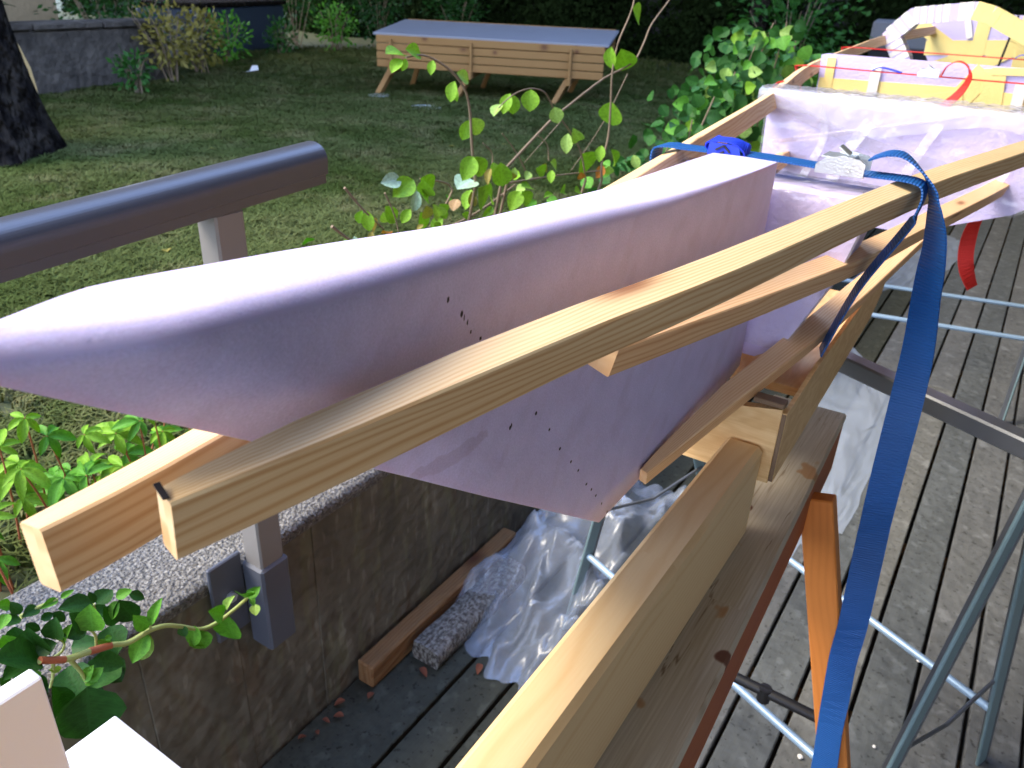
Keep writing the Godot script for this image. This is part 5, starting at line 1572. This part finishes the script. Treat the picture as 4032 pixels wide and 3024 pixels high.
# ------------------------------------------------------------------ plants close by
func to_eye(p: Vector3) -> Vector3:   # leaves turn towards the open light over the deck
	return (Vector3(0.2, 1.9, 0.4) - p).normalized()
func plants():
	var oval := [leaf_mesh(0.62, 0.95, 0.35, 0.18), leaf_mesh(0.85, 0.9, 0.3, 0.12), leaf_mesh(0.42, 0.95, 0.8, 0.25)]
	var t := thing("honeysuckle_shrub", "straggly shrub with round opposite leaves on arching stems behind the bow block", "shrub", Vector3(-1.02, 0.42, -1.5))
	for s in SHRUB_STEMS:
		var b := Mb.new()
		b.tube(smooth_path(s[1], 4), s[0], s[0] * 0.55, 7)
		put(b, M.stem, "stem", t)
	for k in 7:   # woody bases that carry the stems
		var b := Mb.new()
		var top: Vector3 = SHRUB_STEMS[[0, 1, 2, 3, 11, 12, 10][k]][1][0]
		b.tube([Vector3(-1.13 - 0.02 * k, 0.38, top.z + 0.05 * (k % 3 - 1)), Vector3(top.x - 0.05, 0.62, top.z + 0.02), top], 0.005, 0.0036, 7)
		put(b, M.stem, "stem", t)
	for l in SHRUB_LEAVES:
		var m: Mesh = oval[0] if l[2] < 0.75 else oval[1]
		if l[2] < 0.5: m = oval[2]
		var nn := to_eye(l[0]) + Vector3(rng.randf_range(-0.4, 0.4), rng.randf_range(-0.2, 0.5), rng.randf_range(-0.4, 0.4))
		place_leaf(t, m, M["leaf%d" % l[3]], l[0], l[1], nn)
	for i in 70:   # inner leaves lower down, towards the lawn
		var p := Vector3(rng.randf_range(-1.16, -1.03), rng.randf_range(0.60, 0.88), rng.randf_range(-1.0, -2.3))
		var d := Vector3(rng.randf_range(-1, 1), rng.randf_range(-0.9, 0.4), rng.randf_range(-1, 1)).normalized() * rng.randf_range(0.03, 0.05)
		place_leaf(t, oval[i % 2], M["leaf%d" % [0, 7, 1, 0, 5, 7][i % 6]], p, p + d, to_eye(p) + d * 8.0)
	# trailing branch with egg-shaped leaves over the wall
	t = thing("trailing_branch", "leafy green branch trailing over the concrete wall towards the post", "plant", Vector3(-0.88, 0.48, -0.3))
	var ov := [leaf_mesh(0.62, 0.8, 0.4, 0.15, 0.05), leaf_mesh(0.9, 0.75, 0.4, 0.1, 0.06), leaf_mesh(0.4, 0.85, 0.8, 0.2, 0.05)]
	for s in BRANCH_STEMS:
		var b := Mb.new()
		b.tube(smooth_path(s[1], 4), s[0], s[0] * 0.6, 8)
		put(b, M.stem_green, "stem", t)
	for q in [[0, 1], [2, 3]]:
		var b := Mb.new()
		var pp: Array = BRANCH_STEMS[0][1]
		b.tube([pp[q[0]], (pp[q[0]] + pp[q[1]]) * 0.5, pp[q[1]]], 0.0047, 0.0044, 8)
		put(b, M.stem_red, "reddish_stem", t)
	for l in BRANCH_LEAVES:
		var m: Mesh = ov[0] if l[2] < 0.75 else ov[1]
		if l[2] < 0.5: m = ov[2]
		var nn := to_eye(l[0]) + Vector3(rng.randf_range(-0.4, 0.4), rng.randf_range(-0.1, 0.5), rng.randf_range(-0.4, 0.4))
		place_leaf(t, m, M["leaf%d" % (7 if l[3] == 0 else l[3])], l[0], l[0] + (l[1] - l[0]) * 1.25, nn)
	for i in 26:
		var p := Vector3(rng.randf_range(-0.93, -0.87), rng.randf_range(0.43, 0.53), rng.randf_range(-0.12, -0.42))
		var d := Vector3(rng.randf_range(-0.3, 1), rng.randf_range(-0.9, 0.5), rng.randf_range(-1, 1)).normalized() * rng.randf_range(0.035, 0.055)
		place_leaf(t, ov[i % 2], M.leaf6 if i % 3 else M.leaf8, p, p + d, to_eye(p) + d * 5.0)
	# five-fingered creeper beyond the wall
	t = thing("creeper", "bright green five-leaved creeper growing behind the concrete wall", "plant", Vector3(-1.16, 0.42, -0.6))
	var fin := [leaf_mesh(0.34, 0.85, 0.6, 0.35, 0.08), leaf_mesh(0.28, 0.85, 0.7, 0.6, 0.08)]
	for i in 58:
		var z := rng.randf_range(-0.28, -0.95)
		var c := Vector3(rng.randf_range(-1.30, -1.10), 0, z)
		c.y = 0.47 + rng.randf() * 0.20 + 0.03 * sin(z * 12.0)
		var b := Mb.new()
		var root := Vector3(c.x - 0.03, 0.38, c.z + rng.randf_range(-0.05, 0.05))
		b.tube(smooth_path([root, (root + c) * 0.5 + Vector3(0.01, 0.02, 0), c], 3), 0.0022, 0.0014, 6)
		put(b, M.stem_red, "stalk", t)
		var nn := (to_eye(c) + Vector3(rng.randf_range(-0.5, 0.5), 0.5, rng.randf_range(-0.5, 0.5))).normalized()
		var ex := nn.cross(Vector3(rng.randf() - 0.5, rng.randf() - 0.5, rng.randf() - 0.5)).normalized()
		var ey := nn.cross(ex)
		var L := rng.randf_range(0.042, 0.066)
		for k in 5:
			var a := deg_to_rad(-112.0 + 56.0 * k)
			var d: Vector3 = (ex * cos(a) + ey * sin(a) - nn * 0.2).normalized() * L * [0.7, 0.95, 1.1, 0.95, 0.7][k]
			place_leaf(t, fin[k % 2], M["leaf%d" % [0, 0, 7, 7][i % 4]], c, c + d, nn)
	# vine on the far side of the hull
	t = thing("climbing_vine", "dense climbing vine with round heart-shaped leaves beside the far hull", "vine", Vector3(-1.1, 0.42, -3.3))
	var heart := [leaf_mesh(1.0, 0.72, 0.25, 0.2), leaf_mesh(0.92, 0.75, 0.4, 0.3)]
	for i in 12:
		var z := lerpf(-2.3, -4.4, i / 11.0)
		var hh := vine_top(z)
		var b := Mb.new()
		b.tube(smooth_path([Vector3(-1.14, 0.38, z), Vector3(-1.08 + 0.04 * sin(i), lerpf(0.4, hh, 0.5), z + 0.06 * cos(i * 2.0)), Vector3(-1.02, hh, z - 0.05)], 4), 0.005, 0.0025, 6)
		put(b, M.stem, "stem", t)
	for i in 290:
		var z := -3.35 + clampf(rng.randfn() * 0.42, -1.05, 1.2) * (1.0 if i % 4 else 1.4)
		var hh := vine_top(z)
		var p := Vector3(-1.0 + rng.randf_range(-0.16, 0.09), lerpf(0.55, hh, pow(rng.randf(), 0.6)), z)
		var d := Vector3(rng.randf_range(-0.7, 0.9), rng.randf_range(-1.0, 0.25), rng.randf_range(-0.5, 0.9)).normalized() * rng.randf_range(0.042, 0.068)
		place_leaf(t, heart[i % 2], M["leaf%d" % [8, 7, 6, 8, 0, 6, 7, 8, 7, 1][i % 10]], p, p + d, to_eye(p) + Vector3(rng.randf_range(-0.5, 0.5), rng.randf_range(0, 0.6), rng.randf_range(-0.5, 0.5)))
	var inner := Mb.new()
	for i in 900:
		var z := -3.4 + clampf(rng.randfn() * 0.5, -1.2, 1.4)
		var p := Vector3(-1.10 + rng.randf_range(-0.16, 0.10), lerpf(0.42, vine_top(z) - 0.03, pow(rng.randf(), 0.8)), z)
		var Y := Vector3(rng.randf_range(-0.7, 0.9), rng.randf_range(-1.0, 0.3), rng.randf_range(-0.6, 0.9)).normalized() * rng.randf_range(0.04, 0.06)
		var X := Y.cross(to_eye(p) + Vector3(rng.randf_range(-0.8, 0.8), rng.randf_range(-0.3, 0.8), rng.randf_range(-0.8, 0.8))).normalized() * 0.022
		var fold := X.cross(Y).normalized() * 0.006
		for sd in [1.0, -1.0]:
			var e := [p, p + Y * 0.15 + X * 0.75 * sd + fold, p + Y * 0.5 + X * sd + fold, p + Y * 0.82 + X * 0.55 * sd + fold * 0.5, p + Y]
			for k in 3: inner.tri(p if k == 0 else p, e[k + 1], e[k + 2], Vector2(0, 0.4), Vector2(0.3 * k, 0.4 + 0.3 * sd), Vector2(0.3 * k + 0.3, 0.4 + 0.3 * sd))
	var iv := put(inner, M.leaf8, "inner_foliage", t)
	iv.set_meta("kind", "stuff")
func vine_top(z: float) -> float:
	if z > -2.95: return lerpf(0.82, 1.02, (-z - 2.3) / 0.65)
	if z > -3.55: return lerpf(1.02, 1.28, (-z - 2.95) / 0.6)
	return lerpf(1.26, 0.95, (-z - 3.55) / 1.05)
